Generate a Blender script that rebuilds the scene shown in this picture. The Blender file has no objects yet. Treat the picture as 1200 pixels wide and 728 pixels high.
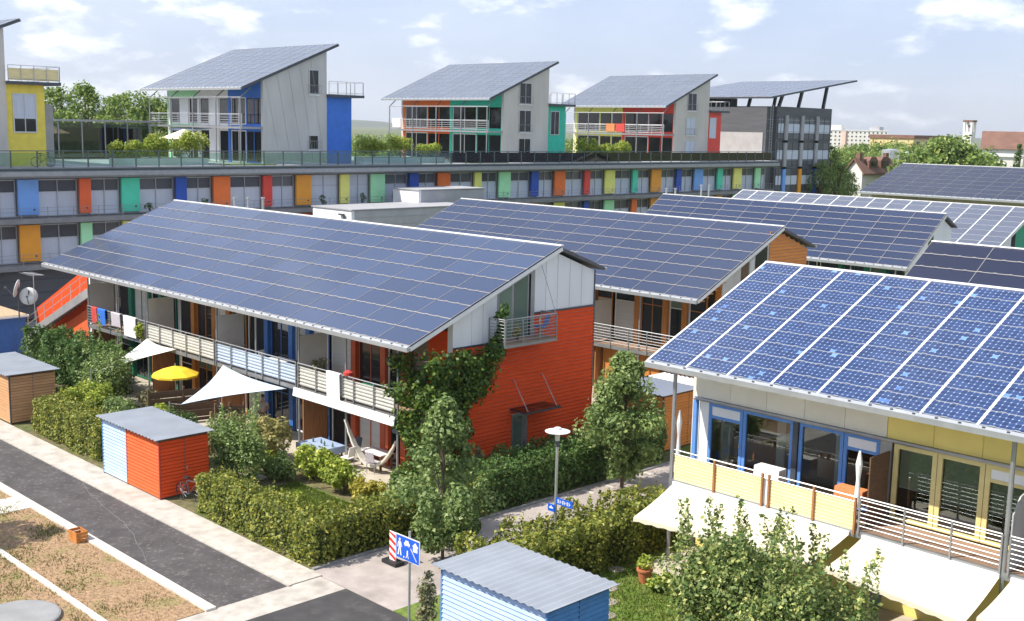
import bpy, math, random
import numpy as np
from mathutils import Vector, Matrix
R_ = random.Random(7)
NP = np.random.RandomState(11)
sc = bpy.context.scene
col = sc.collection

# ------------------------------------------------------------------ camera
# vanishing points of the two house directions in the 1200x728 photograph
VA = np.array([-770., 120.]); VB = np.array([2000., 179.]); CC = np.array([600., 364.])
FPX = math.sqrt(-float(np.dot(VA - CC, VB - CC)))
def _ray(p): return np.array([p[0] - CC[0], p[1] - CC[1], FPX]) / FPX
_a = -_ray(VA); _a /= np.linalg.norm(_a)
_b = _ray(VB); _b /= np.linalg.norm(_b)
_u = np.cross(_a, _b); _u /= np.linalg.norm(_u)
RW = np.array([_a, _b, _u])
CAMZ = 14.0
def _hit(p, axis, v):
    d = RW @ _ray(p); o = np.array([0, 0, CAMZ]); t = (v - o[axis]) / d[axis]
    return o + t * d
def onX(p, v): return _hit(p, 0, v)
def onY(p, v): return _hit(p, 1, v)
def onZ(p, v): return _hit(p, 2, v)
cam = bpy.data.cameras.new("camera"); camo = bpy.data.objects.new("camera", cam); col.objects.link(camo)
cam.sensor_width = 36; cam.lens = 36 * FPX / 1200; cam.clip_start = 0.5; cam.clip_end = 20000
m = Matrix.Identity(4)
for k, v in enumerate((RW @ [1, 0, 0], RW @ [0, -1, 0], RW @ [0, 0, -1])):
    for i in range(3): m[i][k] = v[i]
m[2][3] = CAMZ
camo.matrix_world = m
sc.camera = camo

# ------------------------------------------------------------------ sky, sun, exposure
SUN_EL = math.radians(50); SUN_AZ = math.atan2(-.49, -.87)
w = bpy.data.worlds.new("World"); sc.world = w; w.use_nodes = True
nt = w.node_tree; nt.nodes.clear()
def N(t, **k):
    n = nt.nodes.new(t)
    for a, b in k.items(): setattr(n, a, b)
    return n
out = N('ShaderNodeOutputWorld'); bg = N('ShaderNodeBackground'); bg.inputs[1].default_value = .15
sky = N('ShaderNodeTexSky', sky_type='NISHITA', sun_disc=False, sun_elevation=SUN_EL, sun_rotation=SUN_AZ % (2 * math.pi),
        air_density=1.0, dust_density=.9, ozone_density=2.0, altitude=250)
tc = N('ShaderNodeTexCoord'); sep = N('ShaderNodeSeparateXYZ'); nt.links.new(tc.outputs['Generated'], sep.inputs[0])
def MATH(op, a, b=None, clamp=False):
    n = N('ShaderNodeMath', operation=op, use_clamp=clamp)
    for i, v in enumerate((a, b)):
        if v is None: continue
        if isinstance(v, (int, float)): n.inputs[i].default_value = v
        else: nt.links.new(v, n.inputs[i])
    return n.outputs[0]
comb = N('ShaderNodeCombineXYZ')
nt.links.new(sep.outputs[0], comb.inputs[0]); nt.links.new(sep.outputs[1], comb.inputs[1])
nt.links.new(MATH('MULTIPLY', sep.outputs[2], 2.6), comb.inputs[2])
def cloud(scale, det, lo, hi, seed):
    mp = N('ShaderNodeMapping'); mp.inputs['Location'].default_value = seed
    nt.links.new(comb.outputs[0], mp.inputs[0])
    nz = N('ShaderNodeTexNoise'); nz.inputs['Scale'].default_value = scale; nz.inputs['Detail'].default_value = det
    nz.inputs['Roughness'].default_value = .58
    nt.links.new(mp.outputs[0], nz.inputs['Vector'])
    mr = N('ShaderNodeMapRange', interpolation_type='SMOOTHSTEP'); mr.inputs[1].default_value = lo; mr.inputs[2].default_value = hi
    nt.links.new(nz.outputs[0], mr.inputs[0]); return mr.outputs[0]
c1 = cloud(9.0, 10, .51, .71, (6.6, 4.1, .7)); c2 = cloud(3.2, 6, .36, .72, (1.3, 2.2, .0))
cl = MATH('MAXIMUM', MATH('MULTIPLY', c1, .8), MATH('MULTIPLY', c2, .13), True)
mix = N('ShaderNodeMixRGB'); nt.links.new(cl, mix.inputs[0]); tn = N('ShaderNodeMixRGB', blend_type='MULTIPLY'); tn.inputs[0].default_value = 1; tn.inputs[2].default_value = (.60, .575, .70, 1); nt.links.new(sky.outputs[0], tn.inputs[1]); vl = N('ShaderNodeMixRGB'); vl.inputs[0].default_value = .68; vl.inputs[2].default_value = (2.12, 2.56, 3.38, 1)   # thin high veil over the whole sky
nt.links.new(tn.outputs[0], vl.inputs[1]); nt.links.new(vl.outputs[0], mix.inputs[1])
mix.inputs[2].default_value = (6.2, 6.25, 6.35, 1)
nt.links.new(mix.outputs[0], bg.inputs[0]); nt.links.new(bg.outputs[0], out.inputs[0])
sun = bpy.data.lights.new("sun", 'SUN'); suno = bpy.data.objects.new("sun", sun); col.objects.link(suno)
sun.energy = 3.7; sun.angle = math.radians(.53); sun.color = (1, .94, .84)
d = Vector((.49 * math.cos(SUN_EL), .87 * math.cos(SUN_EL), -math.sin(SUN_EL)))
suno.rotation_euler = d.to_track_quat('-Z', 'Y').to_euler(); suno.location = (-40, -60, 80)
sc.view_settings.view_transform = 'Standard'; sc.view_settings.look = 'None'
sc.view_settings.exposure = 0.88; sc.view_settings.gamma = 1
sc.view_settings.use_curve_mapping = False

# ------------------------------------------------------------------ helpers
def lin(c):
    return tuple(((v / 255) / 12.92 if v <= 10 else (((v / 255) + .055) / 1.055) ** 2.4) for v in c)
LOC = {}
class MB:
    def __init__(s): s.v = []; s.f = []; s.uv = None
    def add(s, vs, fs):
        o = len(s.v); s.v += [tuple(p) for p in vs]; s.f += [tuple(i + o for i in f) for f in fs]; return s
    def box(s, x0, x1, y0, y1, z0, z1):
        x0, x1 = min(x0, x1), max(x0, x1); y0, y1 = min(y0, y1), max(y0, y1); z0, z1 = min(z0, z1), max(z0, z1)
        return s.add([(x0,y0,z0),(x1,y0,z0),(x1,y1,z0),(x0,y1,z0),(x0,y0,z1),(x1,y0,z1),(x1,y1,z1),(x0,y1,z1)],
                     [(0,3,2,1),(4,5,6,7),(0,1,5,4),(1,2,6,5),(2,3,7,6),(3,0,4,7)])
    def prism(s, poly, off):
        n = len(poly); q = [tuple(Vector(p) + Vector(off)) for p in poly]
        # orientation
        nrm = Vector((0,0,0))
        for i in range(n): nrm += Vector(poly[i]).cross(Vector(poly[(i+1) % n]))
        fl = nrm.dot(Vector(off)) > 0
        a = tuple(range(n)); b = tuple(range(n, 2*n))
        fs = [a[::-1] if fl else a, b if fl else b[::-1]]
        for i in range(n):
            j = (i+1) % n; f = (i, j, n+j, n+i); fs.append(f if fl else f[::-1])
        return s.add(list(poly) + q, fs)
    def bar(s, p0, p1, wd, ht=None, up=(0,0,1)):
        ht = float(wd if ht is None else ht); wd = float(wd)
        p0, p1 = Vector(p0), Vector(p1); d = (p1 - p0).normalized(); up = Vector(up)
        if abs(d.dot(up)) > .98: up = Vector((1,0,0))
        sd = d.cross(up).normalized() * wd/2; u2 = sd.cross(d).normalized() * ht/2
        vs = [p + a*sd + b*u2 for p in (p0, p1) for a, b in ((-1,-1),(1,-1),(1,1),(-1,1))]
        return s.add(vs, [(0,1,2,3),(7,6,5,4),(0,4,5,1),(1,5,6,2),(2,6,7,3),(3,7,4,0)])
    def tube(s, p0, p1, r0, r1=None, n=8):
        r1 = r0 if r1 is None else r1; r0, r1 = float(r0), float(r1)
        p0, p1 = Vector(p0), Vector(p1); d = (p1 - p0).normalized()
        a = d.cross(Vector((0,0,1)) if abs(d.z) < .9 else Vector((1,0,0))).normalized(); b = d.cross(a)
        vs = [p + r*(math.cos(t)*a + math.sin(t)*b) for p, r in ((p0,r0),(p1,r1)) for t in [2*math.pi*i/n for i in range(n)]]
        fs = [(i, n+i, n+(i+1) % n, (i+1) % n) for i in range(n)] + [tuple(range(n)), tuple(range(2*n-1, n-1, -1))]
        return s.add(vs, fs)
    def path(s, pts, rs, n=7):
        for i in range(len(pts)-1): s.tube(pts[i], pts[i+1], rs[i], rs[i+1], n)
        return s
    def lathe(s, prof, c, n=16, cap=True):
        vs = [(c[0]+r*math.cos(2*math.pi*i/n), c[1]+r*math.sin(2*math.pi*i/n), c[2]+z) for r, z in prof for i in range(n)]
        fs = []
        for k in range(len(prof)-1):
            for i in range(n):
                j = (i+1) % n; fs.append((k*n+i, k*n+j, (k+1)*n+j, (k+1)*n+i))
        if cap: fs += [tuple(range(n))[::-1], tuple(range((len(prof)-1)*n, len(prof)*n))]
        return s.add(vs, fs)
    def mesh(s, name, mat, off=(0,0,0), smooth=False):
        me = bpy.data.meshes.new(name)
        me.from_pydata([(a-off[0], b-off[1], c-off[2]) for a, b, c in s.v], [], s.f)
        if mat: me.materials.append(M[mat])
        if smooth:
            for p in me.polygons: p.use_smooth = True
        me.update(); return me
def tag(o, label=None, cat=None, group=None, kind=None):
    if label: o['label'] = label
    if cat: o['category'] = cat
    if group: o['group'] = group
    if kind: o['kind'] = kind
    return o
def link(o, parent, base):
    col.objects.link(o)
    if parent is not None:
        o.parent = parent; pb = LOC[parent.name]
    else: pb = (0,0,0)
    o.location = (base[0]-pb[0], base[1]-pb[1], base[2]-pb[2]); LOC[o.name] = tuple(base); return o
def empty(name, base, label, cat, group=None):
    o = bpy.data.objects.new(name, None); link(o, None, base); return tag(o, label, cat, group)
def part(name, mb, mat, parent=None, base=None, smooth=False, **k):
    """vertices are in world coordinates; the object's origin goes to base (or its parent's)"""
    if base is None:
        if parent is not None: base = LOC[parent.name]
        else:
            xs = list(zip(*mb.v)); base = (sum(xs[0])/len(xs[0]), sum(xs[1])/len(xs[1]), min(xs[2]))
    o = bpy.data.objects.new(name, mb.mesh(name, mat, base, smooth)); link(o, parent, base); return tag(o, **k)
def inst(name, me, at, parent):
    return link(bpy.data.objects.new(name, me), parent, at)
def structure(name, mb, mat): return part(name, mb, mat, None, kind='structure')
def copytree(o, delta, **k):
    def rec(s, par):
        c = s.copy(); col.objects.link(c); b = LOC[s.name]; nb = (b[0]+delta[0], b[1]+delta[1], b[2]+delta[2])
        LOC[c.name] = nb
        if par is None: c.location = nb
        else: c.parent = par
        for ch in s.children: rec(ch, c)
        return c
    return tag(rec(o, None), **k)

# ------------------------------------------------------------------ materials
M = {}
def nodes(name):
    mt = bpy.data.materials.new(name); mt.use_nodes = True; n = mt.node_tree; b = n.nodes['Principled BSDF']; M[name] = mt
    return mt, n, b
def mat(name, c, rough=.6, var=.12, scale=3, metal=0, bump=0, bscale=30, c2=None, c2scale=1.0, c2lo=.45, c2hi=.65, spec=.5, streak=None):
    """procedural paint / mineral surface: base colour + noise variation, optional second colour in patches, fine bump"""
    mt, n, b = nodes(name); L = n.links
    tc = n.nodes.new('ShaderNodeTexCoord'); mp = n.nodes.new('ShaderNodeMapping'); L.new(tc.outputs['Object'], mp.inputs[0])
    if streak: mp.inputs['Scale'].default_value = streak
    nz = n.nodes.new('ShaderNodeTexNoise'); nz.inputs['Scale'].default_value = scale; nz.inputs['Detail'].default_value = 6
    L.new(mp.outputs[0], nz.inputs['Vector'])
    mr = n.nodes.new('ShaderNodeMapRange'); mr.inputs[1].default_value = .3; mr.inputs[2].default_value = .7
    mr.inputs[3].default_value = 1-var; mr.inputs[4].default_value = 1+var; L.new(nz.outputs[0], mr.inputs[0])
    mul = n.nodes.new('ShaderNodeVectorMath'); mul.operation = 'SCALE'; L.new(mr.outputs[0], mul.inputs['Scale'])
    if c2:
        n2 = n.nodes.new('ShaderNodeTexNoise'); n2.inputs['Scale'].default_value = c2scale; n2.inputs['Detail'].default_value = 7
        n2.inputs['Roughness'].default_value = .65
        L.new(tc.outputs['Object'], n2.inputs['Vector'])
        m2 = n.nodes.new('ShaderNodeMapRange'); m2.inputs[1].default_value = c2lo; m2.inputs[2].default_value = c2hi; L.new(n2.outputs[0], m2.inputs[0])
        mx = n.nodes.new('ShaderNodeMixRGB'); L.new(m2.outputs[0], mx.inputs[0]); mx.inputs[1].default_value = (*c, 1); mx.inputs[2].default_value = (*c2, 1)
        L.new(mx.outputs[0], mul.inputs[0])
    else: mul.inputs[0].default_value = c
    # each object a slightly different shade
    oi = n.nodes.new('ShaderNodeObjectInfo'); mo = n.nodes.new('ShaderNodeMapRange')
    mo.inputs[3].default_value = 1-var*.5; mo.inputs[4].default_value = 1+var*.5; L.new(oi.outputs['Random'], mo.inputs[0])
    ml2 = n.nodes.new('ShaderNodeVectorMath'); ml2.operation = 'SCALE'; L.new(mul.outputs[0], ml2.inputs[0]); L.new(mo.outputs[0], ml2.inputs['Scale'])
    L.new(ml2.outputs[0], b.inputs['Base Color'])
    b.inputs['Roughness'].default_value = rough; b.inputs['Metallic'].default_value = metal
    b.inputs['Specular IOR Level'].default_value = spec
    if bump:
        bz = n.nodes.new('ShaderNodeTexNoise'); bz.inputs['Scale'].default_value = bscale; bz.inputs['Detail'].default_value = 5; L.new(tc.outputs['Object'], bz.inputs['Vector'])
        bp = n.nodes.new('ShaderNodeBump'); bp.inputs['Strength'].default_value = bump; bp.inputs['Distance'].default_value = .03
        L.new(bz.outputs[0], bp.inputs['Height']); L.new(bp.outputs[0], b.inputs['Normal'])
    return mt
mat('asphalt', (.082,.074,.073), .85, .25, 1.2, bump=.3, bscale=60, c2=(.26,.235,.22), c2scale=7.0, c2lo=.54, c2hi=.78)
mat('asphalt_east', (.062,.058,.058), .85, .25, 1.6, bump=.3, bscale=60, c2=(.15,.14,.13), c2scale=1.2, c2lo=.55, c2hi=.8)
mat('concrete', (.66,.62,.56), .8, .12, 2.5, bump=.2)
mat('concrete_grey', (.26,.26,.26), .8, .14, 1.5, bump=.2)
mat('paver', (.50,.455,.40), .85, .16, 2.0, bump=.35, bscale=25, c2=(.40,.36,.31), c2scale=1.6)
mat('alley', (.43,.375,.345), .85, .14, 1.2, bump=.2, c2=(.34,.295,.27), c2scale=.7)
mat('kerb', (.60,.56,.50), .8, .12, 3, bump=.2)
mat('straw', (.335,.215,.122), .95, .34, 9, bump=.8, bscale=18, c2=(.25,.20,.08), c2scale=.8, c2lo=.5, c2hi=.62)
mat('lawn', (.105,.17,.022), .9, .3, 8, bump=.8, bscale=30, c2=(.16,.19,.04), c2scale=1.5)
mat('soil', (.15,.125,.06), .95, .3, 4, bump=.8, bscale=14, c2=(.08,.115,.025), c2scale=1.2)
mat('terrain', (.085,.11,.035), .95, .3, .05, c2=(.13,.13,.06), c2scale=.02)
mat('hill', (.055,.085,.05), .95, .25, .004, c2=(.09,.11,.06), c2scale=.002)
mat('stone_terrace', (.46,.41,.33), .85, .12, 2, bump=.2)
mat('soil_stone', (.33,.29,.23), .9, .15, 3, bump=.3)
mat('alu', (.62,.63,.64), .38, .06, 2, metal=.75)
mat('rail_beige', (.36,.34,.32), .5, .12, 6, metal=.2)
mat('gutter', (.50,.52,.54), .42, .10, 2, metal=.45)
mat('steel', (.36,.37,.38), .45, .10, 3, metal=.6)
mat('dark_steel', (.085,.095,.11), .5, .12, 3, metal=.3)
mat('rail_green', (.10,.14,.14), .5, .1, 3, metal=.2)
mat('white_panel', (.84,.85,.86), .6, .05, 1.0, streak=(1,1,.2))
mat('white_paint', (.80,.80,.78), .5, .05, 2)
mat('off_white', (.70,.67,.58), .6, .06, 2)
mat('cream', (.86,.82,.72), .6, .05, 1.2)
mat('yellow_fascia', (.86,.69,.22), .55, .06, 1.2)
mat('red_clad', (.76,.088,.022), .95, .08, 2.5, spec=.12, bump=.1, streak=(.6,.6,3))
mat('red_clad2', (.66,.13,.045), .9, .08, 2.5, spec=.15, bump=.1, streak=(.6,.6,3))
mat('red_trim', (.42,.05,.03), .6, .1, 2)
mat('orange_clad', (.66,.235,.035), .6, .10, 2.5, bump=.1, streak=(.6,.6,3))
mat('tan_clad', (.50,.27,.125), .65, .12, 2.5, bump=.1, streak=(.6,.6,3))
mat('yellow_clad', (.88,.70,.10), .6, .08, 2.5, bump=.1)
mat('yellow_board', (.86,.73,.38), .6, .08, 2.5, streak=(.6,.6,3))
mat('blue_clad', (.04,.18,.66), .55, .10, 2.5, bump=.1)
mat('shed_blue', (.43,.57,.78), .6, .08, 2.5, bump=.1, streak=(.6,.6,3))
mat('shed_blue_trim_and_shade', (.08,.24,.52), .55, .1, 2.5)  # dark blue trim paint, doubling as the shaded east side of the blue shed
mat('green_clad', (.04,.34,.20), .6, .1, 2.5)
mat('teal_clad', (.03,.56,.38), .55, .1, 2.5)
mat('grey_clad', (.54,.53,.51), .5, .09, .9, metal=.25, streak=(1,1,.3))
mat('grey_panel', (.38,.38,.39), .6, .1, 1.2)
mat('taupe_clad', (.60,.56,.51), .5, .10, .8, metal=.2, streak=(1,1,.35))
mat('slate_clad', (.10,.105,.115), .6, .15, 1.0, streak=(.4,.4,3))
mat('slate_light', (.42,.41,.40), .6, .1, 1.0)
for nm, c in dict(p_lblue=(0.182,0.406,0.868), p_red=(0.868,0.140,0.035), p_teal=(0.084,0.728,0.476), p_dblue=(0.014,0.084,0.462), p_ored=(0.896,0.182,0.025),
                  p_crim=(0.812,0.063,0.042), p_orange=(0.920,0.378,0.028), p_yellow=(0.920,0.896,0.224), p_lgreen=(0.448,0.920,0.518)).items():
    mat(nm, c, .45, .06, 1.5)
mat('wood', (.33,.145,.055), .6, .2, 3, bump=.2, streak=(4,4,.6))
mat('wood_orange', (.52,.20,.045), .55, .18, 3, bump=.1, streak=(4,4,.6))
mat('wood_dark', (.13,.075,.045), .7, .2, 3, bump=.2, streak=(1,1,5))
mat('wood_deck', (.36,.235,.165), .7, .2, 3, bump=.2, streak=(1,5,1))
mat('col_red', (.50,.085,.025), .5, .12, 3)
mat('col_blue', (.045,.155,.44), .5, .12, 3)
mat('col_orange', (.47,.185,.04), .5, .14, 3)
mat('col_green', (.02,.20,.13), .5, .12, 3)
mat('frame_blue', (.115,.285,.66), .5, .06, 3)
mat('frame_yellow', (.72,.60,.27), .5, .06, 3)
mat('screen', (.62,.59,.53), .7, .07, 1.5)
mat('fabric_white', (.66,.60,.465), .9, .04, 2, bump=.05)
mat('fabric_sail', (.86,.83,.76), .9, .03, 2)
mat('fabric_blue', (.55,.65,.78), .9, .03, 2)
mat('fabric_yellow', (.86,.58,.03), .85, .05, 3)
mat('fabric_cream', (.86,.77,.56), .9, .04, 2)
mat('cloth_red', (.55,.06,.05), .9, .1, 3); mat('cloth_blue', (.03,.16,.6), .9, .1, 3); mat('cloth_grey', (.5,.46,.5), .9, .2, 14)
mat('cloth_white', (.8,.79,.77), .9, .05, 3); mat('cloth_orange', (.62,.22,.08), .9, .15, 8)
mat('roof_sheet', (.34,.365,.40), .5, .12, .8, metal=.25)
mat('roof_sheet_white', (.78,.77,.75), .5, .05, .8)
mat('roof_tile', (.20,.105,.075), .8, .2, .6); mat('roof_north', (.12,.12,.13), .7, .15, 2)
mat('plaster_white', (.78,.75,.69), .8, .05, .3); mat('plaster_yellow', (.72,.55,.28), .8, .05, .3); mat('plaster_pink', (.62,.44,.36), .8, .05, .3)
mat('terracotta', (.50,.17,.075), .7, .12, 4); mat('bark', (.12,.09,.065), .9, .25, 8, bump=.5, bscale=20)
mat('stem_dry', (.30,.22,.10), .9, .2, 8); mat('rubber', (.02,.02,.022), .6, .1, 4)
mat('sign_blue', (.006,.10,.60), .4, .04, 3); mat('sign_white', (.82,.82,.80), .5, .03, 3); mat('sign_red', (.66,.035,.03), .45, .05, 3)
mat('skin', (.45,.26,.18), .6, .06, 5); mat('hair', (.045,.025,.015), .6, .2, 20); mat('shirt', (.42,.40,.36), .9, .15, 20); mat('trousers', (.12,.09,.09), .9, .15, 12)
mat('plastic_white', (.8,.8,.78), .4, .04, 3); mat('plastic_green', (.03,.18,.10), .5, .1, 3); mat('table_blue', (.33,.42,.60), .6, .08, 3)
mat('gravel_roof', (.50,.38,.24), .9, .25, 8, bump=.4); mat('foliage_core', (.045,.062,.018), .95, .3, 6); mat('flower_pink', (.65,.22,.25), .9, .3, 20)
mat('blind', (.60,.65,.74), .6, .06, 2, streak=(1,8,.3)); mat('blind_white', (.60,.60,.57), .7, .08, 2, streak=(.3,.3,10)); mat('blind_green', (.66,.66,.46), .7, .08, 2)
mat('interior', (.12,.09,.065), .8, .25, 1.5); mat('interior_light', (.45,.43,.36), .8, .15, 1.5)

def glassy(name, c, rough=.05, c2=None, spec=.5):
    mt, n, b = nodes(name); L = n.links
    b.inputs['Base Color'].default_value = (*c, 1); b.inputs['Roughness'].default_value = rough; b.inputs['Specular IOR Level'].default_value = spec
    oi = n.nodes.new('ShaderNodeObjectInfo'); mx = n.nodes.new('ShaderNodeMixRGB'); L.new(oi.outputs['Random'], mx.inputs[0])
    mx.inputs[1].default_value = (*c, 1); c2 = c2 or tuple(v*1.8 for v in c); mx.inputs[2].default_value = (*c2, 1); L.new(mx.outputs[0], b.inputs['Base Color'])
    # panes are never perfectly flat
    tc = n.nodes.new('ShaderNodeTexCoord'); nz = n.nodes.new('ShaderNodeTexNoise'); nz.inputs['Scale'].default_value = .9; L.new(tc.outputs['Object'], nz.inputs['Vector'])
    bp = n.nodes.new('ShaderNodeBump'); bp.inputs['Strength'].default_value = .06; bp.inputs['Distance'].default_value = .05; L.new(nz.outputs[0], bp.inputs['Height']); L.new(bp.outputs[0], b.inputs['Normal'])
glassy('glass_dark', (.012,.014,.018), .04)
glassy('glass_office', (.075,.08,.095), .12)
glassy('glass_green', (.10,.14,.11), .06)
def clear(name, tint, a):
    mt = bpy.data.materials.new(name); mt.use_nodes = True; M[name] = mt; n = mt.node_tree; n.nodes.clear(); L = n.links
    o = n.nodes.new('ShaderNodeOutputMaterial'); t = n.nodes.new('ShaderNodeBsdfTransparent'); g = n.nodes.new('ShaderNodeBsdfGlossy'); mx = n.nodes.new('ShaderNodeMixShader')
    fr = n.nodes.new('ShaderNodeFresnel'); fr.inputs[0].default_value = 1.5; g.inputs['Roughness'].default_value = .02; t.inputs[0].default_value = (*tint, 1)
    ad = n.nodes.new('ShaderNodeMath'); ad.operation = 'MULTIPLY_ADD'; ad.inputs[1].default_value = 1.3; ad.inputs[2].default_value = a; L.new(fr.outputs[0], ad.inputs[0])
    L.new(ad.outputs[0], mx.inputs[0]); L.new(t.outputs[0], mx.inputs[1]); L.new(g.outputs[0], mx.inputs[2]); L.new(mx.outputs[0], o.inputs[0])
clear('glass_rail', (.74,.87,.84), .03); clear('glass_window', (.72,.76,.74), .05); clear('glass_screen', (.40,.48,.46), .06)

def pv(name, c, rough, var=.25, spec=.5, coat=0):
    mt, n, b = nodes(name); L = n.links
    oi = n.nodes.new('ShaderNodeObjectInfo'); mr = n.nodes.new('ShaderNodeMapRange'); mr.inputs[3].default_value = 1-var; mr.inputs[4].default_value = 1+var; L.new(oi.outputs['Random'], mr.inputs[0])
    ml = n.nodes.new('ShaderNodeVectorMath'); ml.operation = 'SCALE'; ml.inputs[0].default_value = c; L.new(mr.outputs[0], ml.inputs['Scale']); L.new(ml.outputs[0], b.inputs['Base Color'])
    b.inputs['Roughness'].default_value = rough; b.inputs['Specular IOR Level'].default_value = spec
    b.inputs['Coat Weight'].default_value = coat; b.inputs['Coat Roughness'].default_value = .04
    tc = n.nodes.new('ShaderNodeTexCoord'); nz = n.nodes.new('ShaderNodeTexNoise'); nz.inputs['Scale'].default_value = 2.5; L.new(tc.outputs['Object'], nz.inputs['Vector'])
    m2 = n.nodes.new('ShaderNodeMapRange'); m2.inputs[3].default_value = rough*.7; m2.inputs[4].default_value = rough*1.5; L.new(nz.outputs[0], m2.inputs[0]); L.new(m2.outputs[0], b.inputs['Roughness'])
pv('pv_blue', (.044,.064,.125), .13, .12); pv('pv_dark', (.018,.022,.048), .18, .08); pv('pv_grey', (.14,.16,.20), .2, .06); pv('pv_light', (.11,.125,.17), .16, .08)
pv('pv_mid', (.028,.041,.088), .14, .10)
def pv_cells():
    mt, n, b = nodes('pv_cells'); L = n.links
    uv = n.nodes.new('ShaderNodeUVMap'); sp = n.nodes.new('ShaderNodeSeparateXYZ'); L.new(uv.outputs[0], sp.inputs[0])
    def m_(op, a, bb=None, cc=None):
        q = n.nodes.new('ShaderNodeMath'); q.operation = op
        for i, v in enumerate((a, bb, cc)):
            if v is None: continue
            if isinstance(v, (int, float)): q.inputs[i].default_value = v
            else: L.new(v, q.inputs[i])
        return q.outputs[0]
    fx = m_('ABSOLUTE', m_('SUBTRACT', m_('FRACT', sp.outputs[0]), .5)); fy = m_('ABSOLUTE', m_('SUBTRACT', m_('FRACT', sp.outputs[1]), .5))
    line = m_('GREATER_THAN', m_('MAXIMUM', fx, fy), .475); corner = m_('GREATER_THAN', m_('ADD', fx, fy), .83)
    oi = n.nodes.new('ShaderNodeObjectInfo'); cb = n.nodes.new('ShaderNodeCombineXYZ')
    L.new(m_('FLOOR', sp.outputs[0]), cb.inputs[0]); L.new(m_('FLOOR', sp.outputs[1]), cb.inputs[1]); L.new(m_('MULTIPLY', oi.outputs['Random'], 97.), cb.inputs[2])
    wn = n.nodes.new('ShaderNodeTexWhiteNoise'); wn.noise_dimensions = '3D'; L.new(cb.outputs[0], wn.inputs[0])
    cr = n.nodes.new('ShaderNodeValToRGB'); e = cr.color_ramp; e.elements[0].color = (.014,.033,.105,1); e.elements[1].position = .9; e.elements[1].color = (.026,.056,.158,1)
    q = e.elements.new(.984); q.color = (.028,.06,.165,1); q2 = e.elements.new(.988); q2.color = (.10,.22,.55,1); q3 = e.elements.new(1.); q3.color = (.16,.30,.62,1)  # rare pale cells are sun glints painted into the cell colour
    L.new(wn.outputs[0], cr.inputs[0])
    mx = n.nodes.new('ShaderNodeMixRGB'); L.new(m_('MAXIMUM', m_('MULTIPLY', line, .35), corner), mx.inputs[0]); L.new(cr.outputs[0], mx.inputs[1]); mx.inputs[2].default_value = (.34,.40,.56,1)
    L.new(mx.outputs[0], b.inputs['Base Color']); b.inputs['Roughness'].default_value = .13
pv_cells()
def leafmat(name, ca, cb, cc, trans=.33):
    mt, n, b = nodes(name); L = n.links
    at = n.nodes.new('ShaderNodeAttribute'); at.attribute_name = 'tint'
    cr = n.nodes.new('ShaderNodeValToRGB'); cr.color_ramp.elements[0].color = (*ca, 1); cr.color_ramp.elements[1].color = (*cc, 1); e = cr.color_ramp.elements.new(.55); e.color = (*cb, 1)
    L.new(at.outputs['Fac'], cr.inputs[0]); L.new(cr.outputs[0], b.inputs['Base Color']); b.inputs['Roughness'].default_value = .5; b.inputs['Specular IOR Level'].default_value = .35
    tr = n.nodes.new('ShaderNodeBsdfTranslucent'); L.new(cr.outputs[0], tr.inputs[0]); mx = n.nodes.new('ShaderNodeMixShader'); mx.inputs[0].default_value = trans
    L.new(b.outputs[0], mx.inputs[1]); L.new(tr.outputs[0], mx.inputs[2]); L.new(mx.outputs[0], n.nodes['Material Output'].inputs[0])
leafmat('leaf_hedge', (.090,.125,.019), (.235,.268,.043), (.50,.46,.09))
leafmat('leaf_dark', (0.041,0.101,0.027), (0.093,0.179,0.042), (0.196,0.280,0.068))
leafmat('leaf_tree', (0.097,0.169,0.051), (0.215,0.301,0.088), (0.430,0.506,0.195))
leafmat('leaf_vine', (.030,.075,.012), (.075,.145,.022), (.26,.33,.045))
leafmat('leaf_grey', (0.160,0.182,0.074), (0.288,0.288,0.139), (0.512,0.427,0.278))
leafmat('leaf_bright', (0.182,0.278,0.030), (0.342,0.427,0.060), (0.620,0.620,0.107))
leafmat('leaf_yellow', (0.280,0.280,0.044), (0.490,0.403,0.070), (0.620,0.578,0.088))
leafmat('leaf_bush', (0.074,0.137,0.039), (0.189,0.260,0.072), (0.600,0.600,0.208))
leafmat('leaf_far', (0.100,0.186,0.044), (0.215,0.314,0.072), (0.430,0.492,0.125))
leafmat('leaf_feather', (0.228,0.228,0.070), (0.403,0.367,0.131), (0.620,0.525,0.210))
leafmat('leaf_pink', (.4,.1,.12), (.6,.22,.24), (.75,.4,.38))
leafmat('grass_blade', (.075,.13,.012), (.14,.19,.025), (.26,.27,.06))
leafmat('straw_blade', (.30,.21,.10), (.42,.29,.16), (.52,.38,.23))
leafmat('weed_blade', (.13,.16,.04), (.20,.21,.06), (.32,.30,.12))

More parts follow.
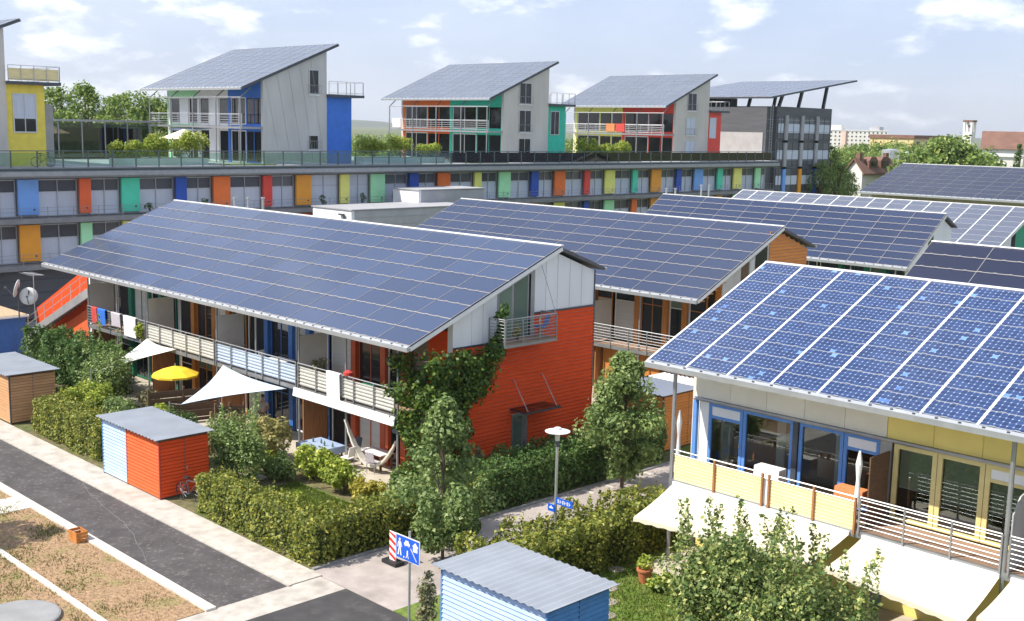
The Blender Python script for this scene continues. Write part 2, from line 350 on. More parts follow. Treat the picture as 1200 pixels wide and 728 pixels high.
# ------------------------------------------------------------------ foliage
def leaf_mesh(name, pts, nrm, size, mat, aspect=.62, seed=0):
    r = np.random.RandomState(seed); n = len(pts); pts = np.asarray(pts, float)
    nr = nrm + r.normal(0, .70, (n, 3)); nr /= np.linalg.norm(nr, axis=1)[:, None] + 1e-9
    t = r.normal(0, 1, (n, 3)); t -= (t*nr).sum(1)[:, None]*nr; t /= np.linalg.norm(t, axis=1)[:, None] + 1e-9
    b = np.cross(nr, t); s = (size*r.uniform(.45, 1.55, n))[:, None]
    v = np.empty((n, 4, 3)); v[:, 0] = pts - t*s*.5; v[:, 1] = pts + b*s*.5*aspect + nr*s*.08; v[:, 2] = pts + t*s*.5; v[:, 3] = pts - b*s*.5*aspect + nr*s*.08
    me = bpy.data.meshes.new(name); me.vertices.add(4*n); me.vertices.foreach_set('co', v.reshape(-1)); me.loops.add(4*n); me.polygons.add(n)
    me.loops.foreach_set('vertex_index', np.arange(4*n, dtype=np.int32)); me.polygons.foreach_set('loop_start', np.arange(0, 4*n, 4, dtype=np.int32))
    try: me.polygons.foreach_set('loop_total', np.full(n, 4, dtype=np.int32))
    except Exception: pass
    at = me.attributes.new('tint', 'FLOAT', 'FACE'); at.data.foreach_set('value', np.clip(r.normal(.47, .29, n), 0, 1))
    me.materials.append(M[mat]); me.update(calc_edges=True); return me
def blobs(centres, radii, per, seed, shell=.5, flat=1.0):
    """leaves around clump centres; returns points and outward normals"""
    r = np.random.RandomState(seed); P = []; Q = []
    for c, rad, k in zip(centres, radii, per):
        k = int(k); d = r.normal(0, 1, (k, 3)); d /= np.linalg.norm(d, axis=1)[:, None]
        rr = rad*(shell+(1-shell)*r.rand(k)**.6)*(1+.18*np.sin(5*d[:, 0]+r.rand()*6)*np.cos(4*d[:, 1]+r.rand()*6))
        p = d*rr[:, None]; p[:, 2] *= flat; P.append(p+np.array(c)); Q.append(d*np.array([1, 1, 1])+np.array([0, 0, .45]))
    return np.concatenate(P), np.concatenate(Q)
def hedge(name, x0, x1, y0, y1, h, mat_, label, seed, dens=330, size=.11, cat='hedge', wav=.10, z0=0, group=None):
    r = np.random.RandomState(seed); base = ((x0+x1)/2, (y0+y1)/2, z0); o = empty(name, base, label, cat, group)
    lx, ly = x1-x0, y1-y0; P = []; Q = []
    def face(n, fn, nn):
        a, b, dpt = r.rand(n), r.rand(n), r.rand(n)**1.7*.30-.06
        P.append(np.stack(fn(a, b, dpt), 1)); Q.append(np.tile(np.array(nn, float), (n, 1)))
    face(int(dens*lx*ly), lambda a, b, d_: (x0+a*lx, y0+b*ly, z0+h-d_), (0, 0, 1.2))
    face(int(dens*lx*h), lambda a, b, d_: (x0+a*lx, y0+d_, z0+b*h), (0, -1, .5)); face(int(dens*.6*lx*h), lambda a, b, d_: (x0+a*lx, y1-d_, z0+b*h), (0, 1, .5))
    face(int(dens*ly*h), lambda a, b, d_: (x1-d_, y0+a*ly, z0+b*h), (1, 0, .5)); face(int(dens*ly*h), lambda a, b, d_: (x0+d_, y0+a*ly, z0+b*h), (-1, 0, .5))
    P = np.concatenate(P); Q = np.concatenate(Q); ph = r.rand(6)*6
    wv = wav*(np.sin(P[:, 0]*2.1+ph[0])*np.cos(P[:, 1]*2.6+ph[1])+.6*np.sin(P[:, 0]*5.3+ph[2]+P[:, 1]*4.1)+.5*np.sin(P[:, 2]*4+ph[3]+P[:, 0]*3))
    k = (P[:, 2]-z0)/h; P[:, 2] += wv*k*1.2; P[:, 0] += wv*.8*np.sign(P[:, 0]-base[0])*(np.abs(P[:, 0]-base[0]) > lx/2-.35); P[:, 1] += wv*.8*np.sign(P[:, 1]-base[1])*(np.abs(P[:, 1]-base[1]) > ly/2-.35)
    # some shoots above the top
    ns = int(6*lx*ly)
    sx, sy = x0+r.rand(ns)*lx, y0+r.rand(ns)*ly
    for i in range(ns):
        hh = .1+.28*r.rand(); kk = 7; P = np.concatenate([P, np.stack([sx[i]+r.normal(0, .03, kk), sy[i]+r.normal(0, .03, kk), z0+h+np.linspace(-.05, hh, kk)], 1)]); Q = np.concatenate([Q, np.tile([0, -.3, .6], (kk, 1))])
    me = leaf_mesh('foliage', P-np.array(base), Q, size, mat_, seed=seed); inst('foliage', me, base, o)
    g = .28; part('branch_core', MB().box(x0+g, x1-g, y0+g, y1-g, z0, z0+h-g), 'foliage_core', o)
    return o
def shrub(name, c, r3, n, mat_, label, seed, size=.11, clumps=14, cat='shrub', group=None, stems=5, core=True, spikes=0, shell=.5, stem_mat='bark'):
    """c = base point on the ground; r3 = radii; crown of clumps between ground and 2*rz"""
    r = np.random.RandomState(seed); o = empty(name, c, label, cat, group); cen = []; rad = []
    for i in range(clumps):
        d = r.normal(0, 1, 3); d /= np.linalg.norm(d); q = r.rand()**.45*.68
        cen.append((c[0]+d[0]*q*r3[0], c[1]+d[1]*q*r3[1], c[2]+r3[2]+d[2]*q*r3[2])); rad.append(min(r3)*(.34+.24*r.rand()))
    per = [n/clumps*(.6+.8*r.rand()) for _ in cen]; P, Q = blobs(cen, rad, per, seed+1, shell)
    for i in range(spikes):
        a = r.rand()*2*math.pi; q = r.rand()**.5*.8; x, y = c[0]+math.cos(a)*q*r3[0], c[1]+math.sin(a)*q*r3[1]; hh = .6+1.1*r.rand(); kk = int(60*hh)
        zz = np.linspace(0, hh, kk); ln = r.normal(0, .12, 2); wd = .11*(1-.6*zz/hh)
        P = np.concatenate([P, np.stack([x+ln[0]*zz+r.normal(0, 1, kk)*wd, y+ln[1]*zz+r.normal(0, 1, kk)*wd, c[2]+r3[2]*1.75*(1-.35*q*q)+zz], 1)]); Q = np.concatenate([Q, np.tile([-.2, -.3, .6], (kk, 1))])
    P[:, 2] = np.maximum(P[:, 2], c[2]+.02)
    inst('foliage', leaf_mesh('foliage', P-np.array(c), Q, size, mat_, seed=seed), c, o)
    sm = MB()
    for i in range(stems):
        a = 2*math.pi*i/stems+r.rand(); t = (c[0]+math.cos(a)*r3[0]*.5, c[1]+math.sin(a)*r3[1]*.5, c[2]+r3[2]*1.2); sm.path([c, ((c[0]+t[0])/2, (c[1]+t[1])/2, c[2]+r3[2]*.7), t], [.03, .02, .01], 5)
    part('stem', sm, stem_mat, o); return o
def tree(name, c, h, trunk_h, rx, n, mat_, label, seed, size=.13, clumps=60, prof=None, cat='tree', group=None, tr=.09, ry=None, shell=.35, crad=.20):
    """tapered trunk with limbs; crown clumps follow the profile prof(t) -> relative radius, t 0 bottom of crown, 1 top"""
    r = np.random.RandomState(seed); o = empty(name, c, label, cat, group); ry = ry or rx; prof = prof or (lambda t: math.sin(math.pi*min(1, .12+.88*t)**.8)**.7)
    top = c[2]+h; tk = MB(); k = 6; pts = [(c[0]+r.normal(0, .02)*i, c[1]+r.normal(0, .02)*i, c[2]+h*.85*i/k) for i in range(k+1)]; tk.path(pts, [tr*(1-.8*i/k) for i in range(k+1)], 9)
    cen = []; rad = []
    for i in range(clumps):
        t = r.rand(); a = r.rand()*2*math.pi; q = r.rand()**.5*.80; pr = prof(t)
        p = (c[0]+math.cos(a)*q*rx*pr, c[1]+math.sin(a)*q*ry*pr, c[2]+trunk_h+(h-trunk_h)*t); cen.append(p); rad.append(max(rx*crad*(.45+1.0*r.rand())*(.5+.5*pr), size))
        if i < 16:
            z = c[2]+trunk_h*.8+(p[2]-c[2]-trunk_h*.8)*.55; tk.path([(c[0], c[1], z), ((c[0]+p[0])/2, (c[1]+p[1])/2, (z+p[2])/2+.1*rx), p], [tr*.4, tr*.25, tr*.08], 5)
    part('trunk', tk, 'bark', o)
    P, Q = blobs(cen, rad, [n/clumps*(.6+.8*r.rand()) for _ in cen], seed+1, shell); inst('crown', leaf_mesh('crown', P-np.array(c), Q, size, mat_, seed=seed), c, o); return o
def blades(name, x0, x1, y0, y1, z, n, h, mat_, label, cat, seed, w=.02, clump=0, parent=None):
    """upright grass blades: one object nobody could count"""
    r = np.random.RandomState(seed)
    if clump:
        cx, cy = x0+r.rand(clump)*(x1-x0), y0+r.rand(clump)*(y1-y0); i = r.randint(0, clump, n); X = cx[i]+r.normal(0, .32, n); Y = cy[i]+r.normal(0, .32, n)
        kk = (X > x0) & (X < x1) & (Y > y0) & (Y < y1); X, Y = X[kk], Y[kk]; n = len(X)
    else: X, Y = x0+r.rand(n)*(x1-x0), y0+r.rand(n)*(y1-y0)
    a = r.rand(n)*2*math.pi; hh = h*r.uniform(.5, 1.4, n); l = r.normal(0, .45, (n, 2))*hh[:, None]; ww = w*r.uniform(.6, 1.4, n)
    base = ((x0+x1)/2, (y0+y1)/2, z); v = np.empty((n, 3, 3)); v[:, 0] = np.stack([X-np.cos(a)*ww, Y-np.sin(a)*ww, np.full(n, z)], 1); v[:, 1] = np.stack([X+np.cos(a)*ww, Y+np.sin(a)*ww, np.full(n, z)], 1); v[:, 2] = np.stack([X+l[:, 0], Y+l[:, 1], z+hh], 1)
    v -= np.array(base); me = bpy.data.meshes.new(name); me.vertices.add(3*n); me.vertices.foreach_set('co', v.reshape(-1)); me.loops.add(3*n); me.polygons.add(n)
    me.loops.foreach_set('vertex_index', np.arange(3*n, dtype=np.int32)); me.polygons.foreach_set('loop_start', np.arange(0, 3*n, 3, dtype=np.int32))
    at = me.attributes.new('tint', 'FLOAT', 'FACE'); at.data.foreach_set('value', np.clip(r.normal(.45, .24, n), 0, 1)); me.materials.append(M[mat_]); me.update(calc_edges=True)
    return tag(inst(name, me, base, parent), label, cat, kind='stuff')

# ================================================================== ground
structure('terrain', MB().box(-6000, 6000, -3000, 9000, -1.0, -.08), 'terrain')
road = structure('road', MB().box(-90, -28.76, 16.67, 19.15, -.07, 0), 'asphalt')
structure('road_east', MB().box(-27.45, 10, 0, 20.38, -.07, -.002), 'asphalt_east')
chan = structure('paved_channel', MB().box(-28.755, -27.455, 0, 20.36, -.07, .004), 'paver')
path = structure('footpath', MB().box(-80, -28.76, 19.27, 20.42, -.07, .035), 'paver')
alley = structure('alley', MB().box(-29.45, -25.2, 20.40, 75, -.07, .002), 'alley')
field = structure('dry_field', MB().box(-90, -28.76, -10, 16.33, -.07, .02), 'straw')
structure('cross_path', MB().box(-42.6, -41.0, 0, 16.32, -.06, .035), 'concrete')
structure('garden_soil_west', MB().box(-64, -29.46, 20.425, 40, -.07, .012), 'soil')
structure('garden_lawn_west', MB().box(-37.4, -31.2, 22.0, 25.4, -.03, .03), 'lawn')
structure('garden_lawn_far', MB().box(-56.6, -54.0, 23.0, 25.2, -.03, .03), 'lawn')
structure('garden_lawn_east', MB().box(-25.19, 6, 20.40, 31, -.07, .012), 'lawn')
structure('garden_lawn_north', MB().box(-62, -29.46, 40.01, 75, -.07, .010), 'lawn')
structure('courtyard', MB().box(-79.9, -64.01, 20.43, 60, -.07, .006), 'concrete_grey')
structure('terrace_west', MB().box(-62, -33.6, 26.6, 29.6, -.05, .05), 'stone_terrace')
structure('terrace_north', MB().box(-56, -33.5, 44.5, 47.5, -.05, .05), 'stone_terrace')
structure('terrace_east', MB().box(-22.6, 0, 28.4, 31.3, -.05, .05), 'stone_terrace')
structure('house_plinth_ground', MB().box(-29.45, -25.2, 75.01, 140, -.07, .002), 'asphalt')
ks = MB().box(0, .985, 0, .33, -.05, .075).mesh('kerb_stone', 'kerb')
for i in range(34): inst('kerb_stone', ks, (-62.7+i, 16.335, 0), road)
ks2 = MB().box(0, .985, 0, .115, -.05, .045).mesh('kerb_stone', 'paver')
for i in range(34): inst('kerb_stone', ks2, (-62.7+i, 19.152, 0), road)
ks3 = MB().box(0, .985, 0, .20, -.05, .07).mesh('kerb_stone', 'kerb')
for i in range(20): inst('kerb_stone', ks3, (-48.9+i, 13.72, 0), field)
ks4 = MB().box(0, .14, 0, .985, -.05, .06).mesh('kerb_stone', 'concrete_grey')
for i in range(34): inst('kerb_stone', ks4, (-29.44, 20.5+i, 0), alley)
st = MB().box(0, .95, 0, .14, 0, .012).mesh('paving_strip', 'kerb')
for p in ((637, 591), (662, 583), (684, 575.6), (707.7, 568.8), (740, 563), (764, 557)):
    q = onZ(p, 0); inst('paving_strip', st, (q[0]-.5, q[1], -.004), alley)
def crack(pts, wd):
    mb = MB(); pp = []
    for a_, b_ in zip(pts[:-1], pts[1:]):
        for t_ in (0, .25, .5, .75): pp.append((a_[0]+(b_[0]-a_[0])*t_+R_.uniform(-1.1, 1.1), a_[1]+(b_[1]-a_[1])*t_+R_.uniform(-.8, .8)))
    q = [onZ(p, 0) for p in pp]
    for i in range(len(q)-1): mb.bar((q[i][0], q[i][1], .001), (q[i+1][0], q[i+1][1], .001), wd*(.6+.8*R_.random()), .006)
    part('asphalt_crack', mb, 'concrete_grey', road)
crack([(98, 556), (99, 568), (106, 580), (118, 590), (131, 602), (145, 612), (154, 624), (163, 640), (170, 655), (173, 664)], .008)
# concrete cover at the corner of the field, crate, grass
c = MB().lathe([(1.16, -.05), (1.16, .11), (1.10, .13)], (-31.75, 12.15, 0), 32); tag(part('concrete_cover', c, 'concrete_grey'), 'round grey concrete cover lying in the dry field', 'cover')
bxc = onZ((92, 633), .02); cr = empty('crate', (bxc[0], bxc[1], .02), 'small open wooden crate on dry grass beside the road kerb', 'crate')
x, y = bxc[0], bxc[1]
for a in ((x-.3, x+.3, y-.2, y-.18), (x-.3, x+.3, y+.18, y+.2), (x-.3, x-.28, y-.178, y+.178), (x+.28, x+.3, y-.178, y+.178)):
    for k in range(3): part('slat', MB().box(*a, .03+k*.12, .13+k*.12), 'wood_orange', cr)
part('bottom', MB().box(x-.278, x+.278, y-.178, y+.178, .02, .035), 'wood', cr)
blades('dry_grass', -46, -28.9, 8.5, 16.3, .02, 12000, .05, 'straw_blade', 'short dry straw grass covering the parched field', 'grass', 3, .016)
blades('green_weeds', -44, -30, 9, 16.2, .02, 5500, .08, 'weed_blade', 'green weed tufts scattered over the parched field', 'weeds', 4, .02, 60)
blades('lawn_grass', -37.3, -31.3, 22.1, 25.3, .03, 22000, .07, 'grass_blade', 'bright green lawn grass inside the corner hedge', 'grass', 5, .014)
blades('garden_grass', -23.4, -15, 21, 28.4, .012, 22000, .09, 'grass_blade', 'green garden grass between the blue shed and the awnings', 'grass', 6, .016)

# ================================================================== shared builders for buildings
def solar_roof(house, X0, X1, e, r, rows, cols, pvm, gap=.035, rail=None, cells=None, wide=0, soffit='white_paint', railw=.05, pname='roof'):
    """slab under the modules, one object per module, one mounting rail per row joint"""
    ye, ze = e; yr, zr = r; L = math.hypot(yr-ye, zr-ze); cy, sy = (yr-ye)/L, (zr-ze)/L
    at = lambda v, t: (ye+v*cy-t*sy, ze+v*sy+t*cy)
    a, b, c_, d_ = at(0, -.22), at(L, -.22), at(L, -.06), at(0, -.06)
    rf = part(pname, MB().prism([(X0, *a), (X0, *b), (X0, *c_), (X0, *d_)], (X1-X0, 0, 0)), soffit, house)
    wd = (X1-X0)/cols; ht = L/rows; gx = max(gap, wide)
    v = [(u, q*cy-t*sy, q*sy+t*cy) for t in (-.045, 0) for u, q in ((gx/2, gap/2), (wd-gx/2, gap/2), (wd-gx/2, ht-gap/2), (gx/2, ht-gap/2))]
    me = bpy.data.meshes.new('solar_panel'); me.from_pydata(v, [], [(0,3,2,1),(4,5,6,7),(0,1,5,4),(1,2,6,5),(2,3,7,6),(3,0,4,7)]); me.materials.append(M[pvm])
    uvl = me.uv_layers.new(name='UVMap'); nx, ny = cells or (1, 1); uu = {4: (0, 0), 5: (nx, 0), 6: (nx, ny), 7: (0, ny)}
    for lp in me.polygons[1].loop_indices: uvl.data[lp].uv = uu[me.loops[lp].vertex_index]
    me.update()
    for i in range(cols):
        for j in range(rows):
            yy, zz = at(j*ht, 0); inst('solar_panel', me, (X0+i*wd, yy, zz), rf)
    if rail:
        for j in range(rows+1):
            v0 = min(max(j*ht, .03), L-.03); mb = MB(); p = at(v0, -.012); n_ = at(v0, .020)
            mb.bar((X0, *p), (X1, *p), railw, .05, up=(0, -sy, cy))
            k = int((X1-X0)/.66)
            for q in range(k): xx = X0+.33+q*(X1-X0-.5)/k; pp = at(v0, .018); mb.bar((xx, *pp), (xx+.16, *pp), railw*1.25, .028, up=(0, -sy, cy))
            part('mounting_rail', mb, rail, rf)
        if True:
            cw = wide or .02
            for i in range(cols+1):
                xx = X0+min(max(i*wd, .03), X1-X0-.03); part('cover_strip', MB().bar((xx, *at(0, -.004)), (xx, *at(L, -.004)), cw*1.02, .03, up=(0, -sy, cy)), 'white_paint' if wide > .055 else 'rail_beige', rf)
    return rf, at, L
def eave_gutter(house, X0, X1, ye, ze):
    mb = MB(); mb.prism([(X0, ye-.14, ze-.05), (X0, ye-.02, ze+.01), (X0, ye+.0, ze-.20), (X0, ye-.11, ze-.22)], (X1-X0, 0, 0))
    g = part('gutter', mb, 'gutter', house)
    n = int((X1-X0)/.62); me = MB().box(-.035, .035, -.02, .02, -.02, .03).mesh('gutter_clip', 'dark_steel')
    for i in range(n): inst('gutter_clip', me, (X0+.3+i*(X1-X0-.6)/(n-1), ye-.09, ze-.02), g)
    return g
def pane_window(house, axis, p, a0, a1, z0, z1, fm, gm='glass_dark', fw=.07, mull=1, trans=(), name='window', out=1, dep=.06):
    """framed window on plane axis=p (0: x const, 1: y const); frame stands dep proud towards out; glass set back in it"""
    mb = MB(); q0, q1 = p, p+out*dep
    def bx(m_, a, b, c_, d_, k0=q0, k1=q1):
        return m_.box(k0, k1, a, b, c_, d_) if axis == 0 else m_.box(a, b, k0, k1, c_, d_)
    bx(mb, a0, a0+fw, z0, z1); bx(mb, a1-fw, a1, z0, z1); bx(mb, a0+fw, a1-fw, z0, z0+fw); bx(mb, a0+fw, a1-fw, z1-fw, z1)
    ed = [a0+(a1-a0)*i/mull for i in range(mull+1)]
    for e_ in ed[1:-1]: bx(mb, e_-fw*.35, e_+fw*.35, z0+fw, z1-fw)
    fr = part(name, mb, fm, house); zs = [z0]+list(trans)+[z1]
    for t in trans: part('transom', bx(MB(), a0+fw, a1-fw, t-fw*.3, t+fw*.3, q0+out*.002, q1-out*.004), fm, fr)
    for i in range(mull):
        for k in range(len(zs)-1):
            g = gm[k] if isinstance(gm, (list, tuple)) else gm
            part('pane', bx(MB(), ed[i]+fw*.36, ed[i+1]-fw*.36, zs[k]+fw*.31, zs[k+1]-fw*.31, q0+out*.012, q0+out*.024), g, fr)
    return fr
def railing(house, axis, p, a0, a1, z0, z1, mat_='steel', step=1.5, wires=6, post=.045, name='railing', rw=.014):
    mb = MB(); P3 = (lambda a, z: (p, a, z)) if axis == 0 else (lambda a, z: (a, p, z))
    mb.tube(P3(a0, z1), P3(a1, z1), .024, n=6)
    for k in range(wires): zz = z0+.12+(z1-z0-.2)*k/max(1, wires-1); mb.tube(P3(a0, zz), P3(a1, zz), rw, n=5)
    r_ = part(name, mb, mat_, house); n = max(2, int(round(abs(a1-a0)/step))+1)
    for i in range(n):
        a = a0+(a1-a0)*i/(n-1); part('railing_post', MB().bar(P3(a, z0-.12), P3(a, z1-.02), post), mat_, r_)
    return r_
def planks(wall, axis, p, a0, a1, z0, z1, pitch, mat_, out=1, name='plank', skip=(), th=.055, tops=None):
    """horizontal boards, each its own object, lapped like clapboard; tops(a)->max z clips sloping tops by shortening"""
    n = int(round((z1-z0)/pitch)); hgt = (z1-z0)/n
    for k in range(n):
        zz = z0+k*hgt; segs = [(a0, a1)]
        for (s0, s1, t0, t1) in skip:
            if t0 < zz+hgt*.5 < t1:
                ns = []
                for (u, v) in segs:
                    if s0 > u+.02: ns.append((u, min(v, s0)))
                    if s1 < v-.02: ns.append((max(u, s1), v))
                segs = ns
        if tops:
            segs = [(max(u, tops(zz+hgt*.6)[0]), min(v, tops(zz+hgt*.6)[1])) for u, v in segs]
        for (u, v) in segs:
            if v-u < .05: continue
            q = p+out*.002; bot, top = q+out*th, q+out*th*.45
            A = [(q, zz+.024), (bot, zz+.024), (top, zz+hgt), (q, zz+hgt)]
            poly = [(c_[0], u, c_[1]) for c_ in A] if axis == 0 else [(u, c_[0], c_[1]) for c_ in A]
            part(name, MB().prism(poly, (0, v-u, 0) if axis == 0 else (v-u, 0, 0)), mat_, wall)

# ================================================================== office building with roof houses (far long block)
OX = -80.0
of = empty('office_building', (OX, 50, 0), 'long grey office block with a row of coloured facade panels and glass roof railing', 'building')
Y0, Y1 = 8.0, 124.4
part('core', MB().box(OX-18, OX-1.4, Y0, Y1, 0, 10.0), 'grey_panel', of)
part('ground_floor_wall', MB().box(OX-1.4, OX-1.1, Y0, Y1, 0, 3.5), 'slate_clad', of)
for z in (.9, 1.8, 2.7): part('wall_band', MB().box(OX-1.1, OX-1.06, Y0, Y1, z, z+.05), 'dark_steel', of)
part('roof_fascia', MB().prism([(OX-1.5, Y0, 9.82), (OX+.1, Y0, 9.86), (OX+.22, Y0, 10.0), (OX+.22, Y0, 10.28), (OX+.05, Y0, 10.42), (OX-1.5, Y0, 10.42)], (0, Y1+.6-Y0, 0)), 'steel', of)
deck = part('roof_deck', MB().box(OX-20, OX-.0, Y0, Y1+.55, 10.425, 10.6), 'grey_panel', of)
part('deck_gutter', MB().box(OX+.02, OX+.16, Y0, Y1+.5, 10.44, 10.52), 'rail_green', of)
for zs, nm in ((6.75, 'walkway_slab'), (3.55, 'walkway_slab')):
    sl = part(nm, MB().box(OX-1.38, OX, Y0, Y1, zs, zs+.34), 'concrete_grey', of)
    mb = MB()
    for k in range(3): mb.tube((OX-.06, Y0, zs+.55+.27*k), (OX-.06, Y1, zs+.55+.27*k), .013, n=5)
    rl = part('walkway_railing', mb, 'steel', of)
    me = MB().box(-.018, .018, -.018, .018, 0, .80).mesh('railing_post', 'steel')
    for i in range(64): inst('railing_post', me, (OX-.06, Y0+.4+i*1.83, zs+.34), rl)
# glass railing on the roof edge
gr = part('roof_railing', MB().bar((OX+.02, Y0, 11.72), (OX+.02, Y1+.45, 11.72), .07, .06), 'rail_green', of)
pm = MB().box(-.05, .05, -.035, .035, 0, 1.1).mesh('railing_post', 'rail_green'); gm = MB().box(-.006, .006, .05, 1.75, .08, 1.0).mesh('glass_panel', 'glass_rail')
for i in range(65):
    yy = Y0+.2+i*1.8
    inst('railing_post', pm, (OX+.02, yy, 10.6), gr)
    if yy+1.8 < Y1+.45: inst('glass_panel', gm, (OX+.02, yy, 10.6), gr)
# facade: coloured panels and the glazed bays between them
WX = OX-1.1
UP = [(-30,-18,'p_orange'),(21,45.3,'p_lblue'),(93.5,106.8,'p_red'),(142.7,164,'p_teal'),(206.3,219,'p_dblue'),(250.5,270,'p_ored'),(308.7,319,'p_crim'),(347.5,365,'p_orange'),(399,409.5,'p_yellow'),
      (434.7,451,'p_lgreen'),(480,490.5,'p_dblue'),(513,527.5,'p_ored'),(556,564,'p_yellow'),(584.7,598,'p_lgreen'),(622.5,631,'p_dblue'),(649.7,662,'p_ored'),(684.5,691,'p_crim'),(708.7,720,'p_yellow'),
      (740.8,746.7,'p_teal'),(763,774,'p_orange'),(792,798,'p_dblue'),(813,823,'p_lblue'),(840,846,'p_teal'),(859,868,'p_yellow'),(884,890,'p_lgreen')]
LOWC = {21:'p_orange',93.5:'p_lgreen',142.7:'p_yellow',622.5:'p_orange',649.7:'p_yellow',684.5:'p_dblue',708.7:'p_lgreen',740.8:'p_ored',840:'p_orange',859:'p_lgreen',884:'p_dblue'}
cyc = ['p_teal','p_orange','p_dblue','p_yellow','p_lgreen','p_red']
iv = []
for a, b, cc in UP:
    iv.append((onX((a, 228), WX+.2)[1], onX((b, 228), WX+.2)[1], cc, LOWC.get(a, cyc[int(abs(a)) % 6])))
knob = MB().tube((0, 0, 0), (.03, 0, 0), .07, n=10).mesh('knob', 'dark_steel')
for fl, (z0, z1) in enumerate(((7.30, 9.72), (4.08, 6.58))):
    for (ya, yb, c1_, c2_) in iv:
        pnl = part('facade_panel', MB().box(WX+.02, WX+.22, ya, yb, z0, z1+.02), c1_ if fl == 0 else c2_, of); inst('knob', knob, (WX+.222, yb-.35, z0+.35), pnl)
    prev = Y0
    for k, (ya, yb, c1_, c2_) in enumerate(iv+[(Y1-.3, 0, 0, 0)]):
        if ya-prev > .8:
            full = (k in (8, 9)) and fl == 0
            wn = pane_window(of, 0, WX-.25, prev+.05, ya-.05, z0-.15, z1, 'gutter', ('blind', 'blind') if full else ('blind', 'glass_office'), .06, max(2, int(round((ya-prev)/1.5))), (z0+1.55,), dep=.12)
        prev = yb
# plants on the walkway
for i, px in enumerate((175, 240, 378, 425, 462, 478)):
    q = onX((px, 238), OX-.5); shrub('walkway_plant', (OX-.5, q[1], 7.09), (.35, .35, .6), 260, 'leaf_dark', 'potted green plant behind the upper walkway railing of the office block', 500+i, .12, 6, 'plant', 'plants on the office walkway', 2)

